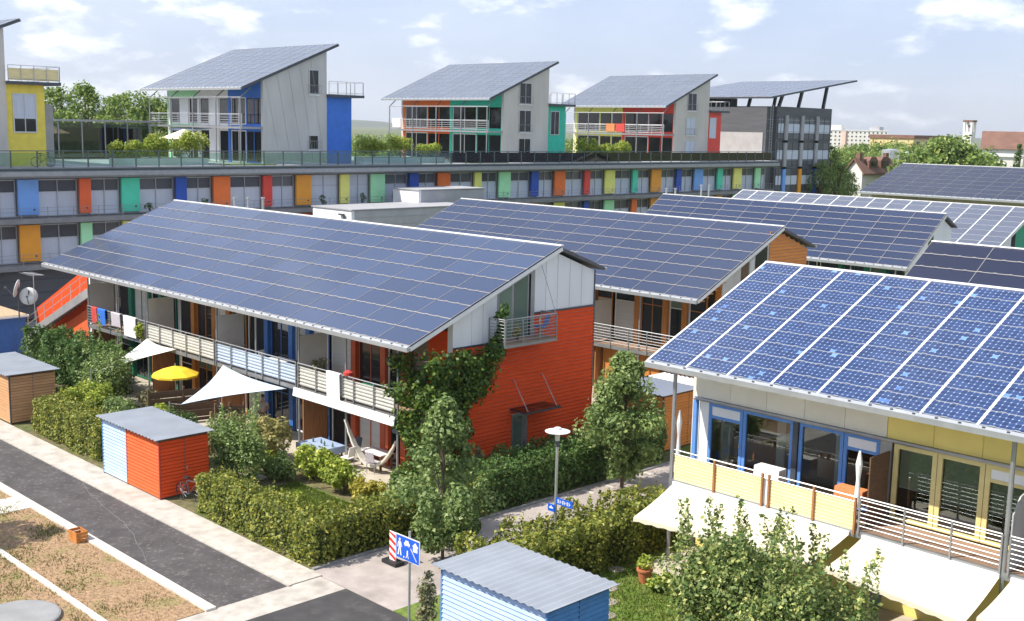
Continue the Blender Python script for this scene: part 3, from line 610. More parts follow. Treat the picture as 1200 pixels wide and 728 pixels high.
# ------------------------------------------------------------------ roof houses
def penthouse(Yg, label, segs, gable, back, wins, slim=False, seam=False):
    X = -82.4; XW = -98.0; h = empty('roof_house', (X, Yg-3, 10.6), label, 'house')
    e, r = (Yg-8.4, 16.72), (Yg+1.05, 20.66); s = (r[1]-e[1])/(r[0]-e[0]); top = lambda y: e[1]+(y-e[0])*s-.30
    solar_roof(h, -98.7, -82.15, e, r, 9, 11, 'pv_grey', gap=.05, rail='alu', soffit='dark_steel', railw=.035)
    eave_gutter(h, -98.7, -82.15, *e)
    ys = Yg-6.28
    part('gable_wall', MB().prism([(X-.3, ys, 10.6), (X-.3, Yg, 10.6), (X-.3, Yg, top(Yg)), (X-.3, ys, top(ys))], (.3, 0, 0)), gable, h)
    part('north_wall', MB().box(XW, X-.31, Yg-.3, Yg-.01, 10.6, top(Yg-.3)-.02), gable, h)
    part('west_wall', MB().prism([(XW, ys, 10.6), (XW, Yg-.31, 10.6), (XW, Yg-.31, top(Yg-.31)-.02), (XW, ys, top(ys)-.02)], (.25, 0, 0)), gable, h)
    if seam:
        for k in range(5):
            ya = ys+.3+k*1.1; part('seam', MB().bar((X+.012, ya, min(top(ya)-.1, 20)), (X+.012, min(ya+1.3, Yg-.05), 10.7), .02, .03), 'taupe_clad', h)
    for (a, b, z0, z1, mm) in wins: 
        wn = pane_window(h, 0, X, Yg+a, Yg+b, z0, z1, 'alu', 'glass_dark' if mm != 'shut' else 'blind', .07, 2 if b-a > 1.2 else 1)
        part('window_sill', MB().box(X+.002, X+.09, Yg+a-.08, Yg+b+.08, z0-.09, z0-.002), 'white_paint', wn)
        mb = MB(); mb.tube((X+.16, Yg+a-.15, z0+.75), (X+.16, Yg+b+.15, z0+.75), .02, n=5); mb.tube((X+.16, Yg+a-.15, z0+.1), (X+.16, Yg+b+.15, z0+.1), .02, n=5)
        for k in range(7): yy = Yg+a-.15+(b-a+.3)*k/6; mb.tube((X+.16, yy, z0+.1), (X+.16, yy, z0+.75), .012, n=5)
        part('guard_rail', mb, 'steel', wn)
    # south front: coloured strips, glazing on two floors
    n = len(segs); x1 = X-.31; wdt = (x1-XW-.26)/n
    for i, (cm, kind) in enumerate(segs):
        b_, a_ = x1-(n-1-i)*wdt, x1-(n-i)*wdt
        part('front_fascia', MB().box(a_, b_, ys, ys+.25, 16.0, top(ys)+.0), cm, h); part('front_spandrel', MB().box(a_, b_, ys, ys+.25, 13.3, 13.72), cm, h)
        for z0, z1 in ((10.62, 13.3), (13.72, 16.0)):
            part('front_column', MB().box(a_, a_+.35, ys-.02, ys+.25, z0, z1), cm, h)
            k = 2 if kind == 'glass' else 3
            cells_ = np.linspace(a_+.35, b_, k+1)
            for j in range(k):
                if kind == 'solid' and j == 1: part('wall_panel', MB().box(cells_[j]+.03, cells_[j+1]-.03, ys+.03, ys+.2, z0, z1), 'white_panel', h)
                else: pane_window(h, 1, ys+.12, cells_[j]+.02, cells_[j+1]-.02, z0+.02, z1-.02, cm if j % 2 else 'white_paint', 'glass_dark', .09, 1 if kind == 'solid' else 2, out=-1)
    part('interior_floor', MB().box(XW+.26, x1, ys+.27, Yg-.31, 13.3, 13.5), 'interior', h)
    dk = part('balcony', MB().box(XW+.2, X-.1, ys-1.95, ys-.03, 13.42, 13.58), 'steel', h)
    railing(h, 1, ys-1.9, XW+.3, X-.15, 13.6, 14.6, 'alu', 1.6, 5)
    for i in range(5):
        xx = XW+.4+i*(X-XW-.7)/4; part('post', MB().tube((xx, ys-1.93, 10.6), (xx, ys-1.93, 15.9), .06, n=7), 'steel', h); part('strut', MB().tube((xx, ys-1.93, 15.9), (xx, ys-.9, 16.75), .045, n=6), 'steel', h)
    part('tie_beam', MB().tube((XW+.3, ys-1.93, 15.92), (X-.2, ys-1.93, 15.92), .04, n=6), 'steel', h)
    # stair block behind with a roof terrace
    part('back_block', MB().box(-93, X-.15, Yg+.002, Yg+2.7, 10.6, 16.2), back, h)
    part('terrace_slab', MB().box(-93.2, X+.3, Yg+.004, Yg+3.75, 16.202, 16.42), 'dark_steel', h)
    railing(h, 0, X+.2, Yg+.1, Yg+3.7, 16.45, 17.5, 'alu', .9, 1); railing(h, 1, Yg+3.68, -93, X+.2, 16.45, 17.5, 'alu', 1.8, 1)
    return h
W1 = [(-1.82, -.8, 16.35, 18.4, ''), (-1.9, -.88, 11.75, 13.0, '')]; W2 = [(-4.2, -2.5, 16.25, 18.35, ''), (-4.2, -2.5, 13.5, 15.7, ''), (-4.2, -2.5, 10.75, 12.95, '')]
W3 = [(-4.2, -2.5, 16.25, 18.3, ''), (-4.3, -2.6, 13.5, 15.5, 'shut'), (-4.3, -2.6, 10.75, 12.9, 'shut')]
p0 = penthouse(32.45, 'roof house with yellow stair block cut off at the picture edge', [('green_clad','solid'),('white_panel','solid'),('p_yellow','glass')], 'taupe_clad', 'yellow_clad', W1)
pane_window(p0, 0, -82.55, 32.9, 34.55, 12.9, 15.6, 'alu', ('glass_dark', 'blind'), .09, 2, (13.9,)); part('terrace_screen', MB().box(-82.33, -82.25, 32.6, 36.1, 16.5, 17.3), 'yellow_board', p0)
part('side_block', MB().box(-93, -83.2, 35.17, 36.0, 10.6, 14.9), 'grey_panel', p0)
p1 = penthouse(59.2, 'roof house with blue stair block and plain grey metal gable wall', [('p_lgreen','solid'),('white_panel','solid'),('blue_clad','glass')], 'grey_clad', 'blue_clad', W1, seam=True)
p2 = penthouse(86.35, 'roof house with teal stair block and red and green front', [('p_ored','glass'),('teal_clad','glass')], 'taupe_clad', 'teal_clad', W2)
p3 = penthouse(113.5, 'roof house with red stair block and yellow and red front', [('p_yellow','glass'),('p_crim','glass')], 'taupe_clad', 'p_crim', W3)
pane_window(p2, 0, -82.55, 86.8, 88.1, 13.3, 15.7, 'alu', 'glass_dark', .07, 2); pane_window(p3, 0, -82.55, 113.9, 115.2, 13.2, 15.6, 'alu', 'blind', .07, 1)
aw = MB().prism([(-94.6, 51.2, 13.3), (-94.6, 52.85, 13.38), (-94.6, 52.85, 13.34), (-94.6, 51.2, 13.12)], (4.4, 0, 0)); part('striped_awning', aw, 'fabric_blue', p1)
# cloths on the balcony rails of the roof houses
for hh, X_, Yr, mm, lb in ((p3, -89.5, 105.25, 'cloth_red', 'red cloth hung over the balcony rail of the yellow and red roof house'), (p3, -91.0, 105.25, 'cloth_orange', 'orange patterned cloth over the balcony rail of the yellow and red roof house'),
                           (p2, -97.0, 78.1, 'cloth_white', 'white laundry on the balcony rail of the red and green roof house')):
    tag(part('hanging_cloth', MB().prism([(X_, Yr-.03, 13.75), (X_, Yr-.06, 14.62), (X_, Yr+.04, 14.66), (X_, Yr+.01, 13.9)], (1.3, 0, 0)), mm), lb, 'cloth')
# planters, shrubs and parasol on the roof deck
def planter(y0, y1, label, seed, lm='leaf_bright', hgt=1.3):
    pl = empty('planter', (-81.8, (y0+y1)/2, 10.6), label, 'planter'); part('box', MB().box(-82.6, -81.2, y0, y1, 10.6, 11.15), 'white_paint', pl); part('soil', MB().box(-82.5, -81.3, y0+.1, y1-.1, 11.152, 11.17), 'soil', pl)
    for i in range(3):
        yy = y0+(y1-y0)*(i+.5)/3; shrub('roof_shrub', (-81.9, yy, 11.17), (.85, (y1-y0)/3.6, hgt*(.55+.17*((i*7+seed) % 3))), 3400, lm, 'leafy shrub in the '+label, seed+i, .14, 34, 'shrub', 'roof garden shrubs', 3)
planter(39.8, 47.2, 'long white planter beside the blue roof house', 600); planter(62.2, 71.5, 'long white planter between the blue and teal roof houses', 610, 'leaf_bright', 1.25)
planter(90.2, 99, 'long white planter between the teal and red roof houses', 620, 'leaf_bright', 1.2)
structure('roof_lawn', MB().box(-82.3, -80.6, 48.8, 53, 10.602, 10.66), 'lawn'); structure('roof_lawn_north', MB().box(-82.3, -80.6, 74, 79, 10.602, 10.66), 'lawn')
um = empty('parasol', (-84.5, 47.0, 10.6), 'cream parasol on the roof deck beside the blue roof house', 'parasol')
part('pole', MB().tube((-84.5, 47, 10.6), (-84.5, 47, 13.25), .035), 'alu', um)
part('canopy', MB().lathe([(2.0, 0), (1.15, .32), (.06, .75)], (-84.5, 47, 12.55), 8), 'fabric_cream', um)
# glass screen with canopy between the first two roof houses
gs = empty('glass_screen', (-97, 43, 10.6), 'dark glass wind screen with steel top beam on the roof deck', 'screen')
for i in range(8):
    y = 36.2+i*2.05; part('post', MB().box(-97.06, -96.94, y-.05, y+.05, 10.6, 13.7), 'steel', gs)
    if i < 7: part('glass_panel', MB().box(-97.01, -96.99, y+.06, y+1.99, 10.7, 13.6), 'glass_screen', gs)
part('top_beam', MB().box(-97.6, -96.4, 35.9, 51.5, 13.71, 13.88), 'steel', gs)
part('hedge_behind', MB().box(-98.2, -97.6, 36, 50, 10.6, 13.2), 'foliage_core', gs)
# bicycle on the roof deck
def bicycle(base, ang, label, frame='dark_steel', sc_=1.0):
    o = empty('bicycle', base, label, 'bicycle'); ca, sa = math.cos(ang), math.sin(ang)
    P3 = lambda u, z, v=0: (base[0]+(u*ca-v*sa)*sc_, base[1]+(u*sa+v*ca)*sc_, base[2]+z*sc_)
    for u in (-.52, .52):
        mb = MB(); k = 20; ring = [P3(u+.33*math.cos(2*math.pi*i/k), .345+.33*math.sin(2*math.pi*i/k)) for i in range(k+1)]; mb.path(ring, [.02*sc_]*(k+1), 5); wh = part('wheel', mb, 'rubber', o)
        sp = MB()
        for i in range(0, k, 2): sp.tube(P3(u, .345), ring[i], .004, n=4)
        part('spokes', sp, 'alu', wh)
    f = MB()
    for a, b in (((-.52,.345),(-.1,.30)),((-.52,.345),(-.18,.82)),((-.1,.30),(-.2,.88)),((-.1,.30),(.36,.80)),((-.18,.80),(.35,.84)),((.52,.345),(.34,.98))): f.tube(P3(*a), P3(*b), .02*sc_, n=6)
    part('frame', f, frame, o); part('saddle', MB().bar(P3(-.34, .92), P3(-.08, .93), .13*sc_, .06*sc_), 'rubber', o); hb = MB(); hb.tube(P3(.33, 1.0, -.28), P3(.33, 1.0, .28), .016, n=6); part('handlebar', hb, 'rubber', o)
    part('pedals', MB().tube(P3(-.1, .30, -.15), P3(-.1, .30, .15), .02, n=5), 'dark_steel', o); return o
bicycle((-80.7, 34.1, 10.6), math.pi/2, 'dark bicycle parked behind the roof railing in front of the yellow stair block')

# ------------------------------------------------------------------ dark office tower at the far end
tw = empty('office_tower', (-82, 132, 0), 'dark grey office tower with a tilted solar roof carried on columns', 'building')
TX = -81.6
part('wall_east', MB().box(TX-16, TX, 126.6, 139.6, 0, 17.25), 'slate_clad', tw)
part('wall_south', MB().box(TX-16, TX-.4, 124.98, 126.58, 0, 17.1), 'slate_clad', tw); part('light_panel', MB().box(TX-9, TX-.8, 124.90, 124.97, 10.7, 14.0), 'slate_light', tw)
for z in (10.6, 14.15, 15.6): part('cladding_joint', MB().box(TX-.39, TX-.36, 125.1, 126.5, z, z+.06), 'steel', tw); part('cladding_joint', MB().box(TX+.002, TX+.03, 126.7, 139.5, z, z+.06), 'steel', tw)
for j, (z0, z1) in enumerate(((13.7, 16.0), (10.4, 12.9), (7.2, 9.6))):
    ys_ = [127.5, 129.5, 131.0, 133.0, 134.4, 136.4, 137.8, 139.4]
    for i in range(4):
        a, b = ((126.9, 128.3), (129.0, 132.0), (132.8, 135.6), (136.4, 139.3))[i]; pane_window(tw, 0, TX, a, b, z0-.5, z1, 'dark_steel', ('glass_office', 'blind', 'glass_office'), .07, 2, (z0+.3, z0+1.5))
    for i, y in enumerate((128.35, 132.05, 135.65)):
        part('facade_panel', MB().box(TX, TX+.25, y, y+.62, z0-.9, z1+.2), 'grey_panel' if j < 2 else ('p_lblue', 'p_orange', 'p_dblue')[i], tw)
rr, at_, L_ = solar_roof(tw, -99.5, -81.0, (124.2, 18.35), (144.6, 21.2), 10, 9, 'pv_light', gap=.06, rail='alu', soffit='dark_steel', railw=.04)
for (x, y) in ((-82.4, 128.5), (-82.4, 133), (-82.4, 139), (-90, 128.5), (-90, 133), (-90, 139), (-97, 133)):
    zt = 18.35+(y+.4-124.2)*.1397-.25; part('column', MB().bar((x, y-.35, 17.25), (x, y+.4, zt), .34), 'dark_steel', tw)
part('plant_room', MB().box(-97, -92, 128, 133, 17.26, 18.4), 'slate_clad', tw)
mb = MB()
for y in (125.55, 126.05): mb.tube((TX-.22, y, 10.7), (TX-.22, y, 17.4), .03, n=5)
for k in range(18): mb.tube((TX-.22, 125.55, 11+.36*k), (TX-.22, 126.05, 11+.36*k), .018, n=4)
part('ladder', mb, 'alu', tw)

# ================================================================== row houses
def yz_top(e, r, n):
    s1 = (r[1]-e[1])/(r[0]-e[0]); s2 = (n[1]-r[1])/(n[0]-r[0])
    return lambda y: (e[1]+(y-e[0])*s1 if y < r[0] else r[1]+(y-r[0])*s2)-.30
def house_shell(label, X0, X1, e, r, n, rows, cols, pvm, gable_mat, wall_mat, yw, ynw, over=.2, upper=None, zsplit=None, west=True, cells=None, rail='alu', wide=0, gap=.035, railw=.05):
    h = empty('row_house', ((X0+X1)/2, (yw+ynw)/2, 0), label, 'house'); top = yz_top(e, r, n)
    solar_roof(h, X0, X1, e, r, rows, cols, pvm, gap=gap, rail=rail, cells=cells, wide=wide, railw=railw); eave_gutter(h, X0, X1, *e)
    nr = part('north_roof', MB().prism([(X0+.05, r[0]+.01, r[1]-.20), (X0+.05, n[0], n[1]-.12), (X0+.05, n[0], n[1]+.0), (X0+.05, r[0]+.03, r[1]-.06)], (X1-X0-.1, 0, 0)), 'roof_north', h)
    part('north_gutter', MB().box(X0+.05, X1-.02, n[0], n[0]+.13, n[1]-.14, n[1]-.02), 'gutter', h)
    part('ridge_cap', MB().bar((X0, r[0]+.02, r[1]+.01), (X1, r[0]+.02, r[1]+.01), .16, .05), 'white_paint', h)
    xg = X1-over
    for x, nm in ((xg-.3, 'gable_wall'), (X0+.25, 'west_gable')):
        if nm == 'west_gable' and not west: continue
        poly = [(x, yw, 0), (x, ynw, 0), (x, ynw, top(ynw)), (x, r[0], top(r[0])-.02), (x, yw, top(yw))]
        g = part(nm, MB().prism(poly, (.3, 0, 0)), gable_mat, h)
        if nm == 'gable_wall': gw = g
    part('north_wall', MB().box(X0+.56, xg-.31, ynw-.3, ynw-.01, 0, top(ynw)-.03), wall_mat, h)
    return h, gw, top, xg
def facade(h, yw, X0, X1, units, zd, ztop, yb, colm, infill, ye_, ze_, screens=True, zb=.05):
    """south front: posts, coloured columns, glazing on two floors, balcony with deck boards and railing"""
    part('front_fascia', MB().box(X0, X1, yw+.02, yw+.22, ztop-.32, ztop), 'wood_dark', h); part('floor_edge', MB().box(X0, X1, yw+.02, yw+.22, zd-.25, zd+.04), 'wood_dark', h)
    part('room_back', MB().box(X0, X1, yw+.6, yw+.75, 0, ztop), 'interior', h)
    for k, (W, E_) in enumerate(units):
        cm = colm[k % len(colm)]; L = E_-W; offs = (.28*L, .58*L, .78*L)
        for zz0, zz1, fl in ((zb, zd-.26, 0), (zd+.06, ztop-.33, 1)):
            ed = [W+.1]+[W+o_ for o_ in offs]+[E_-.05]
            for j in range(len(ed)-1):
                a, b = ed[j]+(.18 if j else .02), ed[j+1]-(.18 if j < 3 else .02)
                gmx = [('glass_dark', 'glass_dark'), ('blind_white', 'glass_dark'), ('glass_dark', 'glass_dark'), ('glass_dark', 'glass_green')][(j+k+fl) % 4]
                pane_window(h, 1, yw+.16, a, b, zz0, zz1, cm if j % 2 else 'white_paint', gmx, .07, 2 if j in (1, 3) and b-a > 1.3 else 1, (zz0+.62*(zz1-zz0),), out=-1, dep=.05)
        for o_ in offs: part('column', MB().box(W+o_-.16, W+o_+.16, yw-.06, yw+.14, zb, ztop-.34), cm, h)
        if screens:
            sc1 = part('partition_screen', MB().box(W-.03, W+.03, yb+.12, yw-.07, zd+.02, zd+2.15), 'screen', h); part('partition_screen', MB().box(W-.035, W+.035, yb+.3, yw-.07, zb, zd-.3), 'wood', h)
    # balcony
    xs0, xs1 = units[-1][0], units[0][1]
    bal = part('balcony', MB().box(xs0, xs1, yb+.02, yb+.16, zd-.22, zd-.06), 'steel', h)
    nb = 9; bw = (yw-.08-yb-.17)/nb; 
    for i in range(nb): part('deck_board', MB().box(xs0, xs1, yb+.17+i*bw, yb+.17+(i+.9)*bw, zd-.09, zd-.045), 'wood_deck', bal)
    for k, (W, E_) in enumerate(units):
        mb = MB(); mb.tube((W+.06, yb, zd+1.0), (E_-.06, yb, zd+1.0), .026, n=6)
        for q in range(6): mb.tube((W+.06, yb, zd+.12+.145*q), (E_-.06, yb, zd+.12+.145*q), .013, n=5)
        rl = part('railing', mb, 'steel', h); 
        for i in range(6): part('railing_post', MB().box(W+.06+i*(L-.16)/5, W+.10+i*(L-.16)/5, yb-.03, yb+.03, zd-.2, zd+.99), 'steel', rl)
        if infill[k % len(infill)]:
            nbd = 5
            for i in range(nbd): part('infill_board', MB().box(W+.14, E_-.12, yb+.05, yb+.07, zd+.04+i*.165, zd+.19+i*.165), infill[k % len(infill)], rl)
    for x in sorted({round(v, 2) for u in units for v in u}|{round((u[0]+u[1])/2, 2) for u in units}):
        part('post', MB().tube((x, yb+.1, zb), (x, yb+.1, ztop-.55), .048, n=8), 'steel', h); part('bracket', MB().tube((x, yb+.1, ztop-.6), (x, ye_+.22, ze_-.16), .035, n=6), 'steel', h)
# ---- house with the red gable
h1e, h1r, h1n = (27.2, 5.92), (35.35, 9.2), (38.15, 8.12)
h1, g1, top1, xg1 = house_shell('long row house with red clad gable and big blue solar roof', -64.9, -32.75, h1e, h1r, h1n, 8, 16, 'pv_blue', 'white_panel', 'off_white', 29.62, 37.75, over=.3, rail='rail_beige', railw=.04)
skip1 = [(32.86, 33.80, 0, 2.36), (31.95, 34.06, 5.45, 9)]
planks(g1, 0, xg1, 29.62, 37.75, .25, 5.45, .165, 'red_clad', 1, skip=skip1)
planks(g1, 0, xg1, 34.06, 37.75, 5.45, 6.42, .165, 'red_clad', 1)
part('trim', MB().box(xg1+.002, xg1+.05, 34.06, 37.78, 6.422, 6.50), 'dark_steel', h1); part('trim', MB().box(xg1+.002, xg1+.05, 29.62, 31.93, 5.452, 5.52), 'dark_steel', h1)
part('plinth', MB().box(xg1+.001, xg1+.02, 29.62, 37.75, 0, .245), 'concrete_grey', h1); part('corner_trim', MB().box(xg1+.001, xg1+.045, 37.752, 37.80, .25, 8.0), 'dark_steel', h1)
for y in (30.6, 31.2, 34.75, 35.45, 36.2, 36.95): part('panel_joint', MB().box(xg1+.001, xg1+.012, y-.004, y+.004, (6.51 if y > 34 else 5.53), top1(y)-.02), 'gutter', h1)
# tall window under the roof slope, with its balcony
f = MB().prism([(xg1+.005, 31.97, 5.5), (xg1+.005, 34.04, 5.5), (xg1+.005, 34.04, top1(34.04)-.02), (xg1+.005, 31.97, top1(31.97)-.02)], (.05, 0, 0))
tw_ = part('tall_window', f, 'steel', h1)
for a, b in ((32.05, 32.72), (32.86, 33.62)): part('pane', MB().prism([(xg1+.057, a, 5.6), (xg1+.057, b, 5.6), (xg1+.057, b, top1(b)-.14), (xg1+.057, a, top1(a)-.14)], (.012, 0, 0)), 'glass_green', tw_)
part('pane', MB().prism([(xg1+.057, 33.70, 5.6), (xg1+.057, 33.80, 5.6), (xg1+.057, 33.80, top1(33.80)-.14), (xg1+.057, 33.70, top1(33.7)-.14)], (.012, 0, 0)), 'glass_dark', tw_)
bal = part('gable_balcony', MB().box(xg1+.06, xg1+1.0, 31.45, 34.45, 5.42, 5.54), 'steel', h1)
for i in range(6): part('deck_board', MB().box(xg1+.08+i*.15, xg1+.21+i*.15, 31.5, 34.4, 5.545, 5.575), 'wood_deck', bal)
railing(h1, 0, xg1+.98, 31.5, 34.4, 5.56, 6.55, 'steel', .98, 7, .04); railing(h1, 1, 31.48, xg1+.08, xg1+.96, 5.56, 6.55, 'steel', .9, 7, .04); railing(h1, 1, 34.42, xg1+.08, xg1+.96, 5.56, 6.55, 'steel', .9, 7, .04)
part('stay_rod', MB().tube((xg1+.04, 34.35, 8.6), (xg1+.95, 34.4, 6.5), .016, n=5), 'steel', h1)
# door with little glass canopy
dr = part('door', MB().box(xg1+.002, xg1+.05, 32.88, 33.78, .1, 2.34), 'steel', h1); part('pane', MB().box(xg1+.052, xg1+.06, 32.96, 33.45, .3, 2.24), 'glass_green', dr); part('handle', MB().box(xg1+.052, xg1+.10, 33.62, 33.66, 1.0, 1.25), 'alu', dr)
cp = part('door_canopy', MB().box(xg1+.05, xg1+1.0, 32.75, 34.75, 2.62, 2.65), 'glass_rail', h1)
mb = MB()
for y in (32.75, 33.75, 34.75): mb.bar((xg1+.05, y, 2.60), (xg1+1.0, y, 2.60), .05)
mb.bar((xg1+1.0, 32.73, 2.60), (xg1+1.0, 34.77, 2.60), .06); mb.bar((xg1+.3, 32.73, 2.60), (xg1+.3, 34.77, 2.60), .04); mb.bar((xg1+.65, 32.73, 2.60), (xg1+.65, 34.77, 2.60), .04); part('canopy_frame', mb, 'dark_steel', cp)
for y in (32.9, 34.6): part('canopy_rod', MB().tube((xg1+.04, y, 3.9), (xg1+.95, y, 2.65), .016, n=5), 'steel', cp)
U1 = [(-41.2-6.7*k, -34.5-6.7*k) for k in range(4)]
facade(h1, 29.62, -64.3, -33.35, U1, 2.86, 6.45, 28.0, ['col_red', 'col_blue', 'col_orange', 'col_green'], ['off_white', 'fabric_blue', 'off_white', None], *h1e)
part('valance', MB().prism([(-41.2, 27.82, 2.82), (-41.2, 27.86, 2.82), (-41.2, 27.80, 2.46), (-41.2, 27.76, 2.46)], (6.85, 0, 0)), 'white_paint', h1)
part('south_wall_end', MB().box(-34.5, xg1-.31, 29.64, 29.9, 0, 6.4), 'red_clad', h1)
for x in (-36.7,): part('column', MB().box(x-.09, x+.09, 29.3, 29.48, .05, 2.6), 'col_red', h1)
# ---- house with the orange gable
h2e, h2r, h2n = (45.05, 6.08), (52.2, 9.26), (55.45, 8.1)
h2, g2, top2, xg2 = house_shell('row house with orange clad gable behind the red gabled house', -57.6, -32.85, h2e, h2r, h2n, 8, 12, 'pv_mid', 'grey_clad', 'off_white', 47.45, 55.0, over=.3, rail='rail_beige', railw=.04)
planks(g2, 0, xg2, 51.4, 55.0, .3, 9.0, .17, 'orange_clad', 1, tops=lambda z: (51.4, 55.0 if z < top2(55.0) else max(51.5, h2r[0]+(55-h2r[0])*(top2(h2r[0])-z)/(top2(h2r[0])-top2(55.0)))))
planks(g2, 1, 47.43, -33.5, -33.16, 3.0, 6.6, .17, 'orange_clad', -1)
for a, b, gmm in ((49.0, 49.6, 'wood_dark'), (49.7, 50.1, 'blind_white'), (50.2, 51.2, 'glass_dark')): part('pane', MB().prism([(xg2+.005, a, 5.4), (xg2+.005, b, 5.4), (xg2+.005, b, top2(b)-.25), (xg2+.005, a, top2(a)-.25)], (.03, 0, 0)), gmm, h2)
for k in range(6): part('soffit_board', MB().box(xg2-.02, xg2+.26, 45.4+k*.34, 45.68+k*.34, 5.92+.152*k, 5.96+.152*k), 'wood_orange', h2)
U2 = [(-40.2-6.2*k, -34.0-6.2*k) for k in range(2)]
facade(h2, 47.45, -57.2, -33.5, U2, 2.9, 6.6, 45.9, ['wood_orange', 'wood_orange'], [None, None], *h2e)
part('ground_screen', MB().box(-40, -36.2, 46.6, 46.66, .05, 2.5), 'wood_orange', h2)
# ---- house with the white gable
h3e, h3r, h3n = (66.1, 6.16), (70.8, 9.23), (72.45, 8.38)
h3, g3, top3, xg3 = house_shell('row house with plain white gable and dark blue solar roof', -55.3, -32.9, h3e, h3r, h3n, 8, 11, 'pv_mid', 'white_panel', 'off_white', 66.9, 72.2, over=.25, rail='rail_beige', railw=.04)
part('gable_window', MB().prism([(xg3+.004, 69.1, 5.0), (xg3+.004, 69.7, 5.0), (xg3+.004, 69.7, top3(69.7)-.15), (xg3+.004, 69.1, top3(69.1)-.15)], (.03, 0, 0)), 'glass_dark', h3)
facade(h3, 67.3, -55, -33.6, [(-39.7, -33.7), (-45.7, -39.7)], 2.9, 6.5, 66.1, ['col_green', 'white_paint'], [None, 'off_white'], *h3e, screens=False)
# ---- house with the green gable, pale roof
h4e, h4r, h4n = (76.8, 6.05), (84.1, 9.15), (87, 8.1)
h4, g4, top4, xg4 = house_shell('row house with green gable and pale white framed solar roof', -57.2, -32.6, h4e, h4r, h4n, 10, 16, 'pv_light', 'green_clad', 'off_white', 79.2, 86.6, over=.3, wide=.07, gap=.045, rail='alu', railw=.045)
part('gable_panel', MB().prism([(xg4+.004, 79.2, 4.5), (xg4+.004, 80.9, 4.5), (xg4+.004, 80.9, top4(80.9)-.05), (xg4+.004, 79.2, top4(79.2)-.05)], (.03, 0, 0)), 'white_panel', h4); part('gable_window', MB().prism([(xg4+.004, 80.95, 4.5), (xg4+.004, 81.6, 4.5), (xg4+.004, 81.6, top4(81.6)-.1), (xg4+.004, 80.95, top4(80.95)-.1)], (.03, 0, 0)), 'glass_dark', h4)
# ---- far big dark roof
h7, g7, top7, xg7 = house_shell('farthest row house with a wide dark solar roof', -58.6, -20, (106.2, 8.46), (115.0, 11.15), (118.5, 10.2), 8, 20, 'pv_dark', 'off_white', 'off_white', 108, 118, over=.3, rail='steel', railw=.04)
# ---- dark roof behind the near house
h6, g6, top6, xg6 = house_shell('row house with very dark solar roof behind the near mono cell roof', -23.9, -4, (46.1, 6.9), (50.15, 9.35), (53, 8.4), 5, 7, 'pv_dark', 'off_white', 'off_white', 47.6, 52.8, over=.3, rail='rail_beige', railw=.04)
# ---- near house on the right
h5e, h5r, h5n = (29.35, 6.64), (35.95, 9.40), (38.8, 8.3)
h5, g5, top5, xg5 = house_shell('near row house with blue and yellow window frames and a mono cell solar roof', -23.3, -6.14, h5e, h5r, h5n, 10, 11, 'pv_cells', 'off_white', 'off_white', 31.6, 38.4, over=.3, wide=.075, gap=.028, rail='alu', railw=.026, cells=(9, 4))
yw, yb, zd = 31.35, 29.7, 2.86
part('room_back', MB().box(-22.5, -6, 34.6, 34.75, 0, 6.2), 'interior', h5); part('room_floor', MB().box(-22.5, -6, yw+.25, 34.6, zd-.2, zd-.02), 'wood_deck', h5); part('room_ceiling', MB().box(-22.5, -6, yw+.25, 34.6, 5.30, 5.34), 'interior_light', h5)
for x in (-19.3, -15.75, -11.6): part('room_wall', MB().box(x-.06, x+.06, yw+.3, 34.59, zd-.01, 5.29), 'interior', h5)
for k in range(3): part('curtain', MB().box(-21.9+k*2.1, -21.6+k*2.1, yw+.4, yw+.44, zd+.05, 5.0), 'cloth_white', h5)
part('kitchen_unit', MB().box(-21.8, -17, 33.4, 34.0, zd, zd+.9), 'wood_orange', h5); part('shelf', MB().box(-15.2, -12.2, 34.2, 34.58, zd, zd+1.9), 'wood', h5); part('sofa', MB().box(-14.8, -12.9, 32.2, 33.0, zd, zd+.7), 'interior_light', h5)
fx = np.linspace(-22.75, -15.85, 6)
for i in range(5): part('fascia_panel', MB().box(fx[i]+.006, fx[i+1]-.006, yw-.02, yw+.2, 5.24, 5.92), 'cream', h5)
fx = np.linspace(-15.84, -5.9, 8)
for i in range(7): part('fascia_panel', MB().box(fx[i]+.006, fx[i+1]-.006, yw-.02, yw+.2, 5.24, 5.92), 'yellow_fascia', h5)
part('fascia_rail', MB().tube((-22.75, yw-.09, 5.19), (-5.9, yw-.09, 5.19), .06, n=8), 'steel', h5)
def win5(a, b, z0, z1, fm, door=False, blind=0, fw=.11):
    mb = MB(); mb.box(a, a+fw, yw, yw+.12, z0, z1); mb.box(b-fw, b, yw, yw+.12, z0, z1); mb.box(a+fw, b-fw, yw, yw+.12, z1-fw, z1); mb.box(a+fw, b-fw, yw, yw+.12, z0, z0+fw*.8)
    f_ = part('door' if door else 'window', mb, fm, h5); zt = z1-.42 if door else z1-fw
    if door:
        part('transom', MB().box(a+fw, b-fw, yw+.004, yw+.116, zt-.09, zt), fm, f_); part('vent_panel', MB().box(a+fw, b-fw, yw+.03, yw+.09, zt+.003, z1-fw-.003), 'white_panel', f_); zt -= .09
        part('handle', MB().box(b-fw*.7, b-fw*.5, yw-.05, yw-.002, z0+1.0, z0+1.14), 'alu', f_)
    part('pane', MB().box(a+fw+.004, b-fw-.004, yw+.055, yw+.068, z0+fw*.8, zt-.004), 'glass_window', f_)
    if blind: part('roller_blind', MB().box(a+fw+.03, b-fw-.03, yw+.12, yw+.135, zt-blind, zt-.01), 'blind_green', f_); part('blind_bar', MB().box(a+fw+.03, b-fw-.03, yw+.115, yw+.145, zt-blind-.03, zt-blind), 'white_paint', f_)
